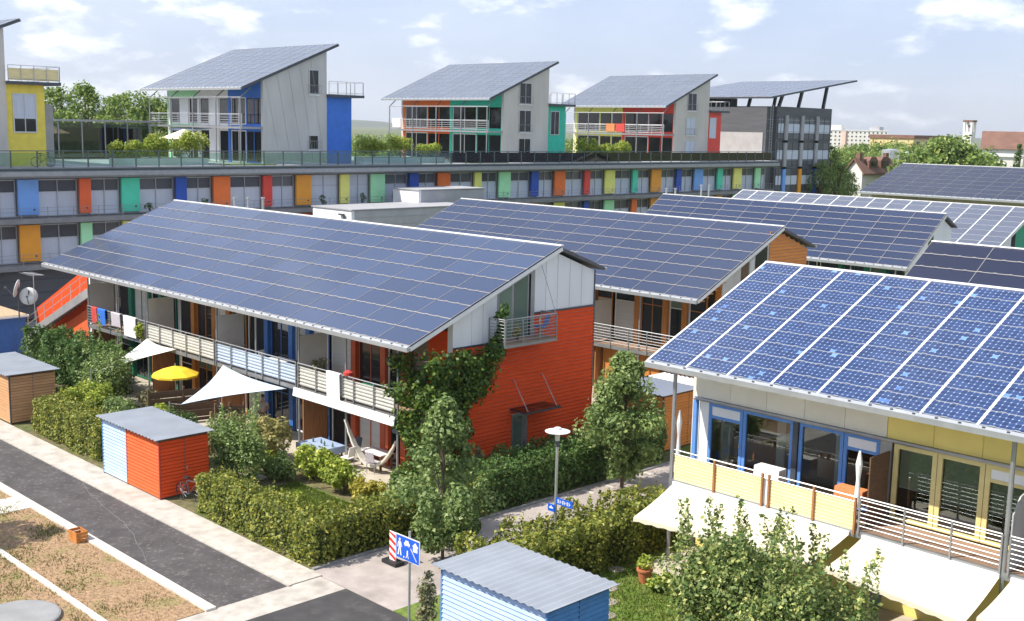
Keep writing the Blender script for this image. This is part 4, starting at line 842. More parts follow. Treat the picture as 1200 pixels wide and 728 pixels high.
part('corner_post', MB().box(-22.82, -22.68, yw-.03, yw+.11, zd-.1, 5.22), 'frame_blue', h5); part('jamb', MB().box(-22.55, -22.2, yw+.005, yw+.2, zd-.1, 5.12), 'white_panel', h5)
win5(-22.2, -20.86, zd-.03, 5.12, 'frame_blue', True); win5(-20.84, -18.98, zd-.03, 5.12, 'frame_blue'); part('post', MB().box(-18.96, -18.78, yw-.06, yw+.14, zd-.1, 5.16), 'dark_steel', h5)
win5(-18.76, -17.24, zd-.03, 5.12, 'frame_blue'); win5(-17.22, -16.05, zd-.03, 5.12, 'frame_blue', True); part('jamb', MB().box(-16.03, -15.66, yw-.02, yw+.2, 0, 5.16), 'steel', h5)
win5(-15.6, -14.28, zd-.03, 5.12, 'frame_yellow', blind=1.15, fw=.14); win5(-14.26, -12.9, zd-.03, 5.12, 'frame_yellow', blind=1.25, fw=.14); win5(-12.88, -11.66, zd-.03, 5.12, 'frame_yellow', True, blind=.9, fw=.14); win5(-11.4, -9.6, zd-.03, 5.12, 'white_paint', fw=.12); win5(-9.58, -7.8, zd-.03, 5.12, 'white_paint', fw=.12)
part('lower_wall', MB().box(-22.5, -6, yw+.01, yw+.15, 0, zd-.12), 'yellow_fascia', h5)
bal5 = part('balcony', MB().box(-22.5, -6, yb+.02, yb+.16, zd-.28, zd-.08), 'steel', h5)
for i in range(10): part('deck_board', MB().box(-22.5, -6, yb+.17+i*.147, yb+.30+i*.147, zd-.13, zd-.08), 'wood_deck', bal5)
for X_, l in ((-22.45, 'frame_blue'), (-11.55, 'grey_panel')): part('post', MB().tube((X_, yb+.08, 0), (X_, yb+.08, 6.35), .065, n=9), 'steel', h5)
part('privacy_screen', MB().box(-15.74, -15.70, yb+.5, yw-.03, zd-.06, zd+2.0), 'wood_dark', h5); part('privacy_screen', MB().prism([(-11.46, yb+.1, zd-.05), (-11.46, yw-.05, zd-.05), (-11.46, yw-.05, zd+2.1), (-11.46, yb+.5, zd+1.9), (-11.46, yb+.1, zd+1.5)], (.04, 0, 0)), 'grey_panel', h5)
mb = MB().tube((-22.3, yb, zd+.92), (-15.78, yb, zd+.92), .022, n=6); mb.tube((-22.3, yb, zd+.78), (-15.78, yb, zd+.78), .010, n=5); rl = part('railing', mb, 'alu', h5)
for i in range(9):
    for a, b in ((-22.3, -20.75), (-20.68, -18.98), (-18.66, -17.2), (-17.13, -15.85)):
        if i < 8: part('infill_board', MB().box(a, b, yb+.03, yb+.055, zd-.08+i*.105, zd+.005+i*.105), 'yellow_board', rl)
part('infill_backing', MB().box(-22.28, -15.86, yb+.06, yb+.068, zd-.08, zd+.74), 'white_paint', rl)
for x in (-20.715, -18.94, -18.70, -17.165, -15.82): part('railing_post', MB().box(x-.03, x+.03, yb-.04, yb+.028, zd-.2, zd+.9), 'wood', rl)
railing(h5, 1, yb, -15.68, -11.62, zd-.02, zd+.95, 'steel', 1.35, 7, .05); railing(h5, 1, yb, -11.40, -6, zd-.02, zd+.95, 'steel', 1.35, 7, .05)
# awnings below the balcony
def awning(x0, x1, label, zl, zr_):
    a = empty('awning', ((x0+x1)/2, yb, 2.6), label, 'awning'); y0_, y1_, z0_ = yb-.02, 27.75, 2.62; zf_ = lambda x: zl+(zr_-zl)*(x-x0)/(x1-x0)
    v = []; fs = []; nx, ny = 14, 6
    for j in range(ny+1):
        for i in range(nx+1):
            t = j/ny; v.append((x0+(x1-x0)*i/nx, y0_+(y1_-y0_)*t, z0_+(zf_(x0+(x1-x0)*i/nx)-z0_)*t-.05*math.sin(math.pi*t)))
    for j in range(ny):
        for i in range(nx): q = j*(nx+1)+i; fs.append((q, q+1, q+nx+2, q+nx+1))
    fab = part('fabric', MB().add(v, fs), 'fabric_white', a); sol = fab.modifiers.new('thickness', 'SOLIDIFY'); sol.thickness = .012
    k = int((x1-x0)/.12); v = []; fs = []
    for i in range(k+1):
        xx = x0+(x1-x0)*i/k; z1_ = zf_(xx); v += [(xx, y1_-.03, z1_), (xx, y1_-.035, z1_-.13-.018*math.cos(i*2*math.pi/4))]
        if i: fs.append((2*i-2, 2*i, 2*i+1, 2*i-1))
    sv = part('scalloped_valance', MB().add(v, fs), 'fabric_white', fab); s2 = sv.modifiers.new('thickness', 'SOLIDIFY'); s2.thickness = .01
    part('cassette', MB().box(x0, x1, yb-.05, yb+.018, 2.60, 2.72), 'white_paint', a); part('front_bar', MB().tube((x0, y1_, zl-.03), (x1, y1_, zr_-.03), .03, n=6), 'white_paint', a)
    for x in (x0+.3, x1-.3): part('arm', MB().tube((x, yb, 2.55), (x, y1_+.05, zf_(x)-.06), .025, n=6), 'alu', a)
awning(-22.3, -15.95, 'cream awning with scalloped edge below the balcony with yellow boards', 1.95, 2.30); awning(-15.55, -11.6, 'plain cream awning below the open steel balcony railing', 2.25, 1.95); awning(-11.3, -7, 'cream awning below the grey privacy screen', 2.2, 2.1)

# ================================================================== sheds
def shed(name, label, x0, x1, y0, y1, zf, zb_, wallm, sidem, roofm, over=.22, split=None, splitm=None, trim='dark_steel', pitch=.13, corr=.26, cat='shed'):
    """timber shed, boards one by one, corrugated sheet roof that falls from zb_ (east) to zf (west)"""
    s = empty(name, ((x0+x1)/2, (y0+y1)/2, 0), label, cat); zt = lambda x: zf+(zb_-zf)*(x-x0)/(x1-x0)
    core = part('frame', MB().prism([(x0+.03, y0+.03, .02), (x1-.03, y0+.03, .02), (x1-.03, y0+.03, zt(x1)-.05), (x0+.03, y0+.03, zt(x0)-.05)], (0, y1-y0-.06, 0)), 'wood_dark', s)
    h_ = min(zf, zb_)-.14
    segs = [(x0, x1, wallm)] if split is None else [(x0, split-.02, splitm), (split+.02, x1, wallm)]
    for a, b, mm in segs: planks(s, 1, y0+.03, a, b, .08, h_, pitch, mm, -1)
    planks(s, 0, x1-.03, y0+.02, y1-.02, .08, h_, pitch, sidem, 1); planks(s, 0, x0+.03, y0+.02, y1-.02, .08, h_, pitch, wallm if split is None else splitm, -1)
    if split is not None: part('joint_trim', MB().box(split-.03, split+.03, y0-.02, y0+.03, .05, h_), 'red_trim', s)
    part('top_trim', MB().prism([(x0-.02, y0+.001, h_+.01), (x1+.02, y0+.001, h_+.01), (x1+.02, y0+.001, zt(x1)-.04), (x0-.02, y0+.001, zt(x0)-.04)], (0, -.02, 0)), trim, s)
    for x in (x0, x1): part('corner_trim', MB().box(x-.03, x+.03, y0-.025, y0+.035, .05, h_+.01), trim if split is None else ('shed_blue_trim_and_shade' if x == x0 else 'red_trim'), s)
    dm = (y0+y1)/2; part('door_joint', MB().box(x1-.02, x1+.018, dm-.012, dm+.012, .1, h_), 'dark_steel', s); part('handle', MB().box(x1+.012, x1+.05, dm+.06, dm+.09, 1.0, 1.15), 'alu', s)
    # corrugated roof: waves run along x (falls), count across y
    xa, xb, ya, yb_ = x0-over, x1+over, y0-over, y1+over; nw = int((yb_-ya)/corr)*4; v = []; fs = []
    nw = int((xb-xa)/corr)*4
    for i in range(nw+1):
        x = xa+(xb-xa)*i/nw; zz = zt(x)+.021*math.cos(i*math.pi/2)
        v += [(x, ya, zz), (x, yb_, zz)]
        if i: fs.append((2*i-2, 2*i, 2*i+1, 2*i-1))
    rf = part('roof_sheet', MB().add(v, fs), roofm, s); sd = rf.modifiers.new('t', 'SOLIDIFY'); sd.thickness = .012
    return s
shed('garden_shed', 'garden shed half pale blue half red with corrugated grey roof beside the road', -43.3, -38.75, 20.25, 22.3, 2.36, 2.36, 'red_clad2', 'red_clad', 'roof_sheet', .2, -41.3, 'shed_blue')
shed('garden_shed', 'tan wooden garden shed with grey roof beside the road', -58.0, -53.1, 20.45, 22.6, 2.36, 2.36, 'tan_clad', 'tan_clad', 'roof_sheet', .2)
shed('garden_shed', 'blue wooden garden shed with corrugated grey roof behind the living street sign', -22.45, -18.55, 19.85, 22.2, 2.36, 2.36, 'shed_blue', 'shed_blue_trim_and_shade', 'roof_sheet', .2, trim='shed_blue_trim_and_shade')  # east boards get the darker blue: shade put into their colour
shed('garden_shed', 'orange wooden garden shed with white roof by the alley', -33.3, -30.55, 39.75, 43.4, 2.62, 2.62, 'orange_clad', 'orange_clad', 'roof_sheet_white', .2)
# small kiosk with gravel roof, dishes and aerial
ki = empty('kiosk', (-70, 26.2, 0), 'small dark blue hut with gravel covered roof', 'hut'); part('wall', MB().box(-72.5, -68.5, 24.6, 27.5, 0, 2.35), 'col_blue', ki); part('roof', MB().box(-72.7, -68.3, 24.4, 27.7, 2.352, 2.45), 'white_paint', ki); part('gravel', MB().box(-72.6, -68.4, 24.5, 27.6, 2.452, 2.49), 'gravel_roof', ki)
def dish(px, py, y, rad, yaw, label):
    c = onY((px, py), y); o = empty('satellite_dish', (c[0], c[1], 2.49), label, 'satellite dish'); c = Vector(c)
    mb = MB(); n = 24; d_ = Vector((math.cos(yaw), math.sin(yaw), .25)).normalized(); a = d_.cross(Vector((0, 0, 1))).normalized(); b = a.cross(d_); rings = [(0, -.10), (.5, -.075), (1, 0)]; vs = []
    for q, k in rings:
        for i in range(n): t = 2*math.pi*i/n; vs.append(c+(a*math.cos(t)+b*math.sin(t))*rad*max(q, .02)+d_*k*rad)
    fs = [(k*n+i, k*n+(i+1) % n, (k+1)*n+(i+1) % n, (k+1)*n+i) for k in range(2) for i in range(n)]
    r_ = part('reflector', mb.add(vs, fs), 'plastic_white', o, smooth=True); sd = r_.modifiers.new('t', 'SOLIDIFY'); sd.thickness = .03
    part('mast', MB().tube((c.x-.1*d_.x, c.y-.1*d_.y, 2.49), (c.x-.1*d_.x, c.y-.1*d_.y, c.z+.3), .04), 'dark_steel', o); part('feed_arm', MB().tube(c-b*rad*.9, c+d_*rad*1.1-b*rad*.2, .025), 'dark_steel', o); part('receiver', MB().tube(c+d_*rad*1.0-b*rad*.2, c+d_*rad*1.25-b*rad*.2, .06), 'dark_steel', o)
dish(33.5, 347, 27.0, .50, -.55, 'white satellite dish facing the gardens on the blue hut'); dish(19, 338, 26.4, .52, -2.2, 'white satellite dish turned edge on on the blue hut')
c = onY((39, 322), 27.2); o = empty('roof_aerial', (c[0], c[1], 2.49), 'metal television aerial above the satellite dishes', 'aerial'); mb = MB().tube((c[0], c[1], 2.49), (c[0], c[1], c[2]+.1), .025); part('mast', mb, 'alu', o); mb = MB()
mb.tube((c[0]-.9, c[1]-.2, c[2]+.05), (c[0]+.9, c[1]+.2, c[2]+.05), .018)
for k in range(7): mb.tube((c[0]-.8+k*.27, c[1]-.5, c[2]+.05), (c[0]-.8+k*.27, c[1]+.3, c[2]+.05), .01, n=5)
part('antenna_rods', mb, 'alu', o)
# outside stair, red side wall
stt = empty('outside_stair', (-70, 30.5, 0), 'concrete outside stair with steel rails and a red side wall', 'stairs'); xa, xb, zb0, zb1 = -75.2, -64.7, .1, 4.7; ns = 24
part('red_side_wall', MB().prism([(xa-.6, 31.2, 0), (xb, 31.2, 0), (xb, 31.2, zb1+1.9), (xa-.6, 31.2, zb0+1.5)], (0, .15, 0)), 'red_clad', stt)
part('stringer', MB().prism([(xa, 30.3, zb0-.1), (xa+.5, 30.3, zb0-.1), (xb, 30.3, zb1-.55), (xb, 30.3, zb1), (xa, 30.3, zb0+.15)], (0, .12, 0)), 'concrete_grey', stt)
for i in range(ns): x = xa+(xb-xa)*i/ns; z = zb0+(zb1-zb0)*(i+1)/ns; part('step', MB().box(x, x+(xb-xa)/ns+.06, 30.43, 31.18, z-.16, z), 'concrete_grey', stt)
mb = MB()
for q in (.5, .95): mb.tube((xa, 30.36, zb0+.1+q), (xb, 30.36, zb1+q), .025, n=6)
for i in range(9): t = i/8; x = xa+(xb-xa)*t; mb.tube((x, 30.36, zb0+(zb1-zb0)*t), (x, 30.36, zb0+.1+(zb1-zb0)*t+.93), .025, n=6)
part('handrail', mb, 'alu', stt); part('landing', MB().box(xb+.005, xb+1.2, 30.2, 31.19, zb1-.2, zb1), 'concrete', stt)
part('under_wall', MB().prism([(xa+2, 30.9, 0), (xb, 30.9, 0), (xb, 30.9, zb1-.9), (xa+2.2, 30.9, .35)], (0, .1, 0)), 'red_clad2', stt)
# low link buildings behind the red gabled house
lk = empty('link_building', (-73, 56, 0), 'low white link building behind the ridge of the big solar roof', 'building'); part('south_wall', MB().box(-76.5, -71.5, 53.6, 53.9, 0, 7.5), 'white_panel', lk); part('east_wall', MB().box(-76.5, -71.45, 53.902, 66, 0, 7.48), 'grey_panel', lk); part('parapet', MB().box(-76.6, -71.35, 53.5, 66.1, 7.505, 7.58), 'grey_panel', lk)
mb = MB().bar((-72.9, 53.45, 7.15), (-72.2, 53.45, 7.15), .12).bar((-72.25, 53.45, 7.2), (-72.25, 53.45, 6.6), .12); part('wall_lamp', mb, 'dark_steel', lk)
for z in (6.3, 6.9): part('wall_joint', MB().box(-71.449, -71.43, 54, 66, z, z+.03), 'steel', lk)
l2 = empty('link_building', (-76.5, 67, 0), 'taller white box building set back beside the facade panels', 'building'); part('south_wall', MB().box(-78.8, -75.4, 63.5, 63.8, 0, 8.6), 'white_panel', l2); part('east_wall', MB().box(-78.8, -75.35, 63.802, 71, 0, 8.58), 'grey_panel', l2); part('parapet', MB().box(-78.9, -75.25, 63.4, 71.1, 8.605, 8.67), 'grey_panel', l2)
for i, (px, py0, py1) in enumerate(((275, 233, 244), (291, 233, 245), (308, 233, 246), (781, 222, 232), (791.5, 222, 233), (822, 218, 231), (831, 218, 231), (1076/1, 0, 0))):
    if py1 == 0: continue
    a, b = onX((px, py0), -66 if px < 400 else -60), onX((px, py1+8), -66 if px < 400 else -60); tag(part('vent_pipe', MB().tube((a[0], a[1], 0), (a[0], a[1], a[2]), .09, n=8).tube((a[0], a[1], a[2]), (a[0], a[1], a[2]+.1), .14, n=8), 'alu'), 'slim metal vent pipe rising behind a solar roof ridge', 'pipe', 'vent pipes behind the roofs')

# ================================================================== gardens in front of the red gabled house
def lattice_fence(label, p0, p1, h, mat_='wood_dark', arch=0, weave=True, nh=9):
    p0, p1 = Vector((*p0, 0)), Vector((*p1, 0)); f = empty('garden_fence', tuple((p0+p1)/2), label, 'fence'); d_ = (p1-p0).normalized(); L = (p1-p0).length; nrm = Vector((-d_.y, d_.x, 0))
    for t in (0, .5, 1): q = p0+d_*L*t; part('post', MB().box(q.x-.045, q.x+.045, q.y-.045, q.y+.045, 0, h+.05), mat_, f)
    if weave:
        for k in range(nh):
            z = .12+(h-.2)*k/nh; off = nrm*(.03 if k % 2 else -.03); part('slat', MB().bar(p0+off+Vector((0, 0, z+.07)), p1+off+Vector((0, 0, z+.07)), .02, (h-.2)/nh*.93), mat_, f)
    else:
        n = int(L/.16)
        for k in range(n*2):
            s0 = L*k/n-h*.8
            for sg in (0, 1):
                a0, a1 = s0, s0+h*.8; za, zb2 = (0, h) if not sg else (h, 0); t0, t1 = max(0, (0-a0)/(a1-a0)), min(1, (L-a0)/(a1-a0))
                if t1 <= t0: continue
                A = p0+d_*(a0+(a1-a0)*t0)+Vector((0, 0, za+(zb2-za)*t0))+nrm*.012*sg; B = p0+d_*(a0+(a1-a0)*t1)+Vector((0, 0, za+(zb2-za)*t1))+nrm*.012*sg; part('slat', MB().bar(A, B, .012, .03), mat_, f)
    return f
lattice_fence('brown woven wood fence panel beside the yellow parasol', (-48.7, 25.0), (-47.9, 28.1), 1.75)
lattice_fence('brown woven wood fence panel under the pale blue sail', (-44.2, 25.8), (-43.75, 26.95), 1.8)
lattice_fence('grey wooden trellis among the garden shrubs', (-43.2, 25.0), (-41.9, 26.2), 1.75, 'stem_dry', weave=False)
def sail(label, corners, mat_, sag=.25):
    o = empty('shade_sail', tuple(corners[2]), label, 'shade sail'); A, B, C_ = [Vector(c) for c in corners]; n = 14; v = []; idx = {}; fs = []; cen = (A+B+C_)/3
    for i in range(n+1):
        for j in range(n+1-i):
            a, b = i/n, j/n; c_ = 1-a-b; p = A*a+B*b+C_*c_; pull = (1-27*a*b*c_)*0; edge = 4*(a*b*(1-c_)**1+b*c_*(1-a)+a*c_*(1-b)); mn = min(a, b, c_)
            e_ = max(a*b, b*c_, a*c_)*4; p = p.lerp(cen, .16*e_*(1-3*mn)); p.z -= sag*27*a*b*c_*.5; idx[i, j] = len(v); v.append(tuple(p))
    for i in range(n):
        for j in range(n-i):
            fs.append((idx[i, j], idx[i+1, j], idx[i, j+1]))
            if j < n-i-1: fs.append((idx[i+1, j], idx[i+1, j+1], idx[i, j+1]))
    f_ = part('cloth', MB().add(v, fs), mat_, o, smooth=True); s_ = f_.modifiers.new('t', 'SOLIDIFY'); s_.thickness = .012
    lo = min((A, B, C_), key=lambda q: q.z); dd = (lo-cen); dd.z = 0; dd.normalize(); q = lo+dd*.5; part('pole', MB().tube((q.x, q.y, 0), (q.x, q.y, lo.z+.15), .03), 'alu', o); part('rope', MB().tube(lo, (q.x, q.y, lo.z+.08), .008, n=5), 'white_paint', o)
sail('white triangular shade sail over the garden beside the yellow parasol', ((-54.2, 27.85, 3.05), (-51.6, 28.05, 2.86), (-53.2, 24.9, 1.95)), 'fabric_sail')
sail('pale blue triangular shade sail tied below the balcony railing', ((-47.2, 28.0, 2.78), (-41.9, 27.95, 2.60), (-45.9, 25.1, 1.60)), 'fabric_blue')
um = empty('parasol', (-50.6, 27.4, 0), 'yellow garden parasol in front of the woven fence', 'parasol'); part('pole', MB().tube((-50.6, 27.4, .05), (-50.6, 27.4, 2.4), .025), 'alu', um); can = part('canopy', MB().lathe([(1.12, -.10), (1.12, 0), (.62, .24), (.05, .40)], (-50.6, 27.4, 1.88), 10), 'fabric_yellow', um)
part('base', MB().lathe([(.28, 0), (.26, .08), (.05, .1)], (-50.6, 27.4, .05), 14), 'concrete_grey', um)
# tables, chairs, hammock
def table(label, x0, x1, y0, y1, h, topm, legm, cloth=None, cat='table', name='garden_table', zf=.05):
    t = empty(name, ((x0+x1)/2, (y0+y1)/2, zf), label, cat); part('tabletop', MB().box(x0, x1, y0, y1, h-.04, h), topm, t)
    for x in (x0+.08, x1-.08):
        for y in (y0+.08, y1-.08): part('leg', MB().box(x-.03, x+.03, y-.03, y+.03, zf, h-.041), legm, t)
    if cloth: part('cloth_skirt', MB().box(x0-.03, x1+.03, y0-.03, y0-.015, h-.28, h).box(x1+.015, x1+.03, y0-.014, y1+.03, h-.28, h).box(x0-.03, x1+.03, y0-.03, y1+.03, h+.002, h+.012), cloth, t)
    return t
def chair(label, x, y, yaw, mt, zf=.05, name='garden_chair', group=None):
    o = empty(name, (x, y, zf), label, 'chair', group); ca, sa = math.cos(yaw), math.sin(yaw); T = lambda u, v, z: (x+u*ca-v*sa, y+u*sa+v*ca, zf+z)
    part('seat', MB().bar(T(-.21, 0, .43), T(.21, 0, .45), .42, .04), mt, o); part('backrest', MB().bar(T(-.22, 0, .50), T(-.30, 0, .92), .40, .03, up=(ca, sa, 0)), mt, o)
    for u in (-.19, .19):
        for v in (-.18, .18): part('leg', MB().tube(T(u, v, 0), T(u, v, .42), .018, n=6), 'steel', o)
    return o
table('white clothed dining table on the terrace below the red house balcony', -40.0, -38.3, 27.15, 28.35, .75, 'wood', 'wood_dark', 'table_blue'); table('small white table against the red house ground floor windows', -37.6, -36.2, 28.6, 29.3, .72, 'plastic_white', 'wood_dark')
chair('dark garden chair beside the clothed terrace table', -38.0, 27.1, 2.6, 'wood_dark'); chair('white garden chair beside the hammock post', -37.55, 27.95, 3.3, 'plastic_white'); chair('dark garden chair close to the red columns', -38.4, 28.9, -1.6, 'dark_steel'); chair('pale garden chair by the last red column', -36.3, 28.3, 1.9, 'cloth_grey')
for i in range(4): q = (-39.6+i*.4, 27.7+.12*(i % 2)); tag(part('glass_jar', MB().lathe([(.04, 0), (.045, .12), (.02, .16), (.02, .2)], (*q, .765), 8), 'glass_green'), 'small glass bottle standing on the clothed terrace table', 'bottle', 'bottles on the terrace table')
hm = empty('hammock', (-36.6, 28.4, 0), 'pale pink and white hammock slung from the terrace post', 'hammock'); A, B = Vector((-37.9, 28.1, 2.0)), Vector((-35.2, 28.6, 1.55)); pts = [A.lerp(B, t)-Vector((0, 0, 4*t*(1-t)*1.45)) for t in np.linspace(0, 1, 15)]; mb = MB()
for i in range(14):
    wd = .05+.12*math.sin(math.pi*(i+.5)/14); mb.bar(pts[i], pts[i+1]+(pts[i+1]-pts[i])*.05, wd*2, .05+wd*.3)
part('cloth', mb, 'off_white', hm); part('hang_post', MB().tube((-35.15, 28.6, .05), (-35.15, 28.6, 1.7), .03), 'col_red', hm)
sa_ = shrub('pink_flowers', (-35.7, 26.75, .03), (.55, .35, .16), 420, 'leaf_pink', 'low bed of pink flowers at the terrace edge', 77, .08, 8, 'flowers', None, 0)
# balcony furniture and laundry
table('pale blue folding table on the blue columned balcony', -44.2, -42.9, 28.5, 29.1, 3.55, 'plastic_white', 'plastic_white', zf=2.82); table('small glass topped table on the orange columned balcony', -51.2, -50.2, 28.5, 29.1, 3.5, 'glass_green', 'steel', zf=2.82)
chair('dark blue chair on the small gable balcony of the red house', -32.45, 33.9, 3.4, 'col_blue', 5.58); chair('white plastic chair on the blue columned balcony', -44.8, 28.8, .3, 'plastic_white', 2.82); chair('dark chair on the blue columned balcony', -42.4, 28.7, 2.7, 'dark_steel', 2.82)
def laundry(x0, x1, mt, label, z0=3.05, y=27.93, z1=3.9):
    tag(part('laundry', MB().prism([(x0, y-.03, z0), (x0, y-.07, z1-.03), (x0, y-.02, z1+.02), (x0, y+.11, z1), (x0, y+.12, z0+.3), (x0, y+.09, z1-.04), (x0, y-.02, z1-.03)], (x1-x0, 0, 0)), mt), label, 'laundry')
laundry(-60.5, -59.9, 'cloth_red', 'red striped towel on the green columned balcony rail'); laundry(-59.8, -58.9, 'cloth_blue', 'bright blue cloth on the green columned balcony rail'); laundry(-58.2, -57.2, 'cloth_grey', 'grey patterned cloth on the green columned balcony rail', 3.2); laundry(-56.8, -55.5, 'cloth_white', 'large white sheet on the green columned balcony rail', 2.85)
laundry(-38.9, -38.0, 'cloth_white', 'white towel with red edge over the red columned balcony rail', 2.7); tag(part('red_cushion', MB().lathe([(.05, -.14), (.2, -.06), (.2, .06), (.05, .14)], (-37.7, 28.1, 3.95), 12), 'cloth_red'), 'red bundle on the red columned balcony rail', 'cushion')
table('small table with flower pots on the red columned balcony', -37.5, -36.6, 28.4, 29.0, 3.55, 'plastic_green', 'wood_dark', zf=2.82)
shrub('balcony_plant', (-40.6, 28.8, 2.85), (.7, .45, .75), 420, 'leaf_grey', 'dried brown plant arrangement on the red columned balcony', 88, .13, 10, 'plant', None, 4)
shrub('balcony_plant', (-54.9, 27.9, 2.85), (.55, .4, .5), 420, 'leaf_bright', 'yellow green potted plant hanging over the balcony rail above the white sail', 89, .13, 8, 'plant', None, 3)
shrub('balcony_plant', (-32.5, 31.75, 5.58), (.35, .35, .95), 420, 'leaf_dark', 'tall dark plant in the corner of the gable balcony', 90, .13, 8, 'plant', None, 3); shrub('balcony_plant', (-32.4, 32.5, 5.58), (.3, .3, .35), 160, 'leaf_yellow', 'small yellowish plant on the gable balcony', 91, .10, 6, 'plant', None, 3)

# person by the blue column
def person(base, yaw, label):
    o = empty('person', base, label, 'person'); ca, sa = math.cos(yaw), math.sin(yaw); T = lambda u, v, z: (u*ca-v*sa, u*sa+v*ca, z)
    def skin(name, vs, es, rs, mt, root=0):
        me = bpy.data.meshes.new(name); me.from_pydata([T(*v) for v in vs], es, []); me.materials.append(M[mt]); ob = bpy.data.objects.new(name, me); link(ob, o, base)
        md = ob.modifiers.new('skin', 'SKIN'); md.use_smooth_shade = True
        for i, r_ in enumerate(rs): me.skin_vertices[0].data[i].radius = r_ if isinstance(r_, tuple) else (r_, r_); me.skin_vertices[0].data[i].use_root = (i == root)
        sb = ob.modifiers.new('sub', 'SUBSURF'); sb.levels = 2; sb.render_levels = 2; return ob
    vs = [(0,0,.95),(0,0,1.15),(0,0,1.38),(.01,0,1.50),(.03,0,1.60),(.04,0,1.72),(0,.19,1.40),(.04,.25,1.14),(.24,.17,1.06),(.32,.14,1.07),(0,-.19,1.40),(.04,-.25,1.14),(.24,-.17,1.04),(.32,-.14,1.05),(0,.10,.90),(.02,.11,.50),(0,.11,.10),(.14,.12,.05),(0,-.10,.90),(.04,-.11,.50),(.02,-.11,.10),(.16,-.12,.05)]
    es = [(0,1),(1,2),(2,3),(3,4),(4,5),(2,6),(6,7),(7,8),(8,9),(2,10),(10,11),(11,12),(12,13),(0,14),(14,15),(15,16),(16,17),(0,18),(18,19),(19,20),(20,21)]
    skin('body', vs, es, [.14,.13,.15,.055,.085,.085,.06,.045,.035,.03,.06,.045,.035,.03,.085,.06,.04,.035,.085,.06,.04,.035], 'skin')
    skin('shirt', vs[:3]+[vs[6],(.02,.225,1.24),vs[10],(.02,-.225,1.24)], [(0,1),(1,2),(2,3),(3,4),(2,5),(5,6)], [.155,.15,.165,.078,.065,.078,.065], 'shirt', 0)
    skin('trousers', [vs[0],vs[14],vs[15],vs[16],vs[18],vs[19],vs[20]], [(0,1),(1,2),(2,3),(0,4),(4,5),(5,6)], [.15,.10,.078,.06,.10,.078,.06], 'trousers', 0)
    skin('hair', [(.0,0,1.63),(.015,0,1.74),(.05,0,1.79)], [(0,1),(1,2)], [.07,.095,.06], 'hair', 0)
    for s in (-1, 1):
        for k in range(4): skin('finger', [(.32, .14*s-.02*s+.017*k*s-.02*s, 1.06), (.38, .14*s-.02*s+.017*k*s-.02*s, 1.05), (.41-.008*abs(k-1.5), .14*s-.02*s+.017*k*s-.02*s, 1.03)], [(0,1),(1,2)], [.009,.009,.008], 'skin')
        skin('thumb', [(.31, .10*s, 1.07), (.36, .085*s, 1.08), (.385, .09*s, 1.075)], [(0,1),(1,2)], [.011,.010,.009], 'skin')
    return o
person((-44.45, 28.35, .05), 2.4, 'person in a grey top and dark trousers standing by the blue column')

# ================================================================== hedges, trees and shrubs
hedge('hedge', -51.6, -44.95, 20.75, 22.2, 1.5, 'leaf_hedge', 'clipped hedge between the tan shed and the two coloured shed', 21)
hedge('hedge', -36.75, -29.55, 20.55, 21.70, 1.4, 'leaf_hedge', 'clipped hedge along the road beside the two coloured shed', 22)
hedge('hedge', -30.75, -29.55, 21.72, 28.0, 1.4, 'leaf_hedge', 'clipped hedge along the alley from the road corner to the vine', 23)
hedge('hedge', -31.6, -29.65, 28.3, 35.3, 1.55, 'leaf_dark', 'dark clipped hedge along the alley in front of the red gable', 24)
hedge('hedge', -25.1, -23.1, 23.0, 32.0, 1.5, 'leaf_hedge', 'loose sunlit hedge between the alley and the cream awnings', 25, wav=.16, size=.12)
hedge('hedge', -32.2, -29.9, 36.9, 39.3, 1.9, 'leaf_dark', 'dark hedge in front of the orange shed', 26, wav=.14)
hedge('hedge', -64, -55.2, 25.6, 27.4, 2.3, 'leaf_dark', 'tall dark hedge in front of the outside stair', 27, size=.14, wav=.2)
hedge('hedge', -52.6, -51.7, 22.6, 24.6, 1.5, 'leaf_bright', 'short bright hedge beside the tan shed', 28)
pr = lambda t: (.30+.75*t/.35 if t < .35 else 1.05-.95*((t-.35)/.65)**1.1)
tree('street_tree', (-27.25, 24.1, 0), 5.25, .5, 2.15, 16000, 'leaf_tree', 'bushy young street tree in front of the vine covered corner', 31, .14, 84, pr, tr=.06, crad=.23, shell=.12)
tree('street_tree', (-28.45, 34.55, 0), 5.25, .75, 2.5, 18000, 'leaf_tree', 'bushy young street tree beside the red gable and the orange shed', 32, .145, 84, pr, tr=.08, crad=.22, shell=.15)
shrub('alley_shrub', (-29.3, 25.9, 0), (.9, 1.2, 1.5), 4200, 'leaf_tree', 'tall leafy shrub growing out of the alley hedge beside the street tree', 33, .12, 26)
tree('roadside_tree', (-41.0, 10.6, 0), 7.2, 3.6, 1.9, 9000, 'leaf_tree', 'young roadside tree standing in the dry field beside the cross path', 35, .13, 50, tr=.08)
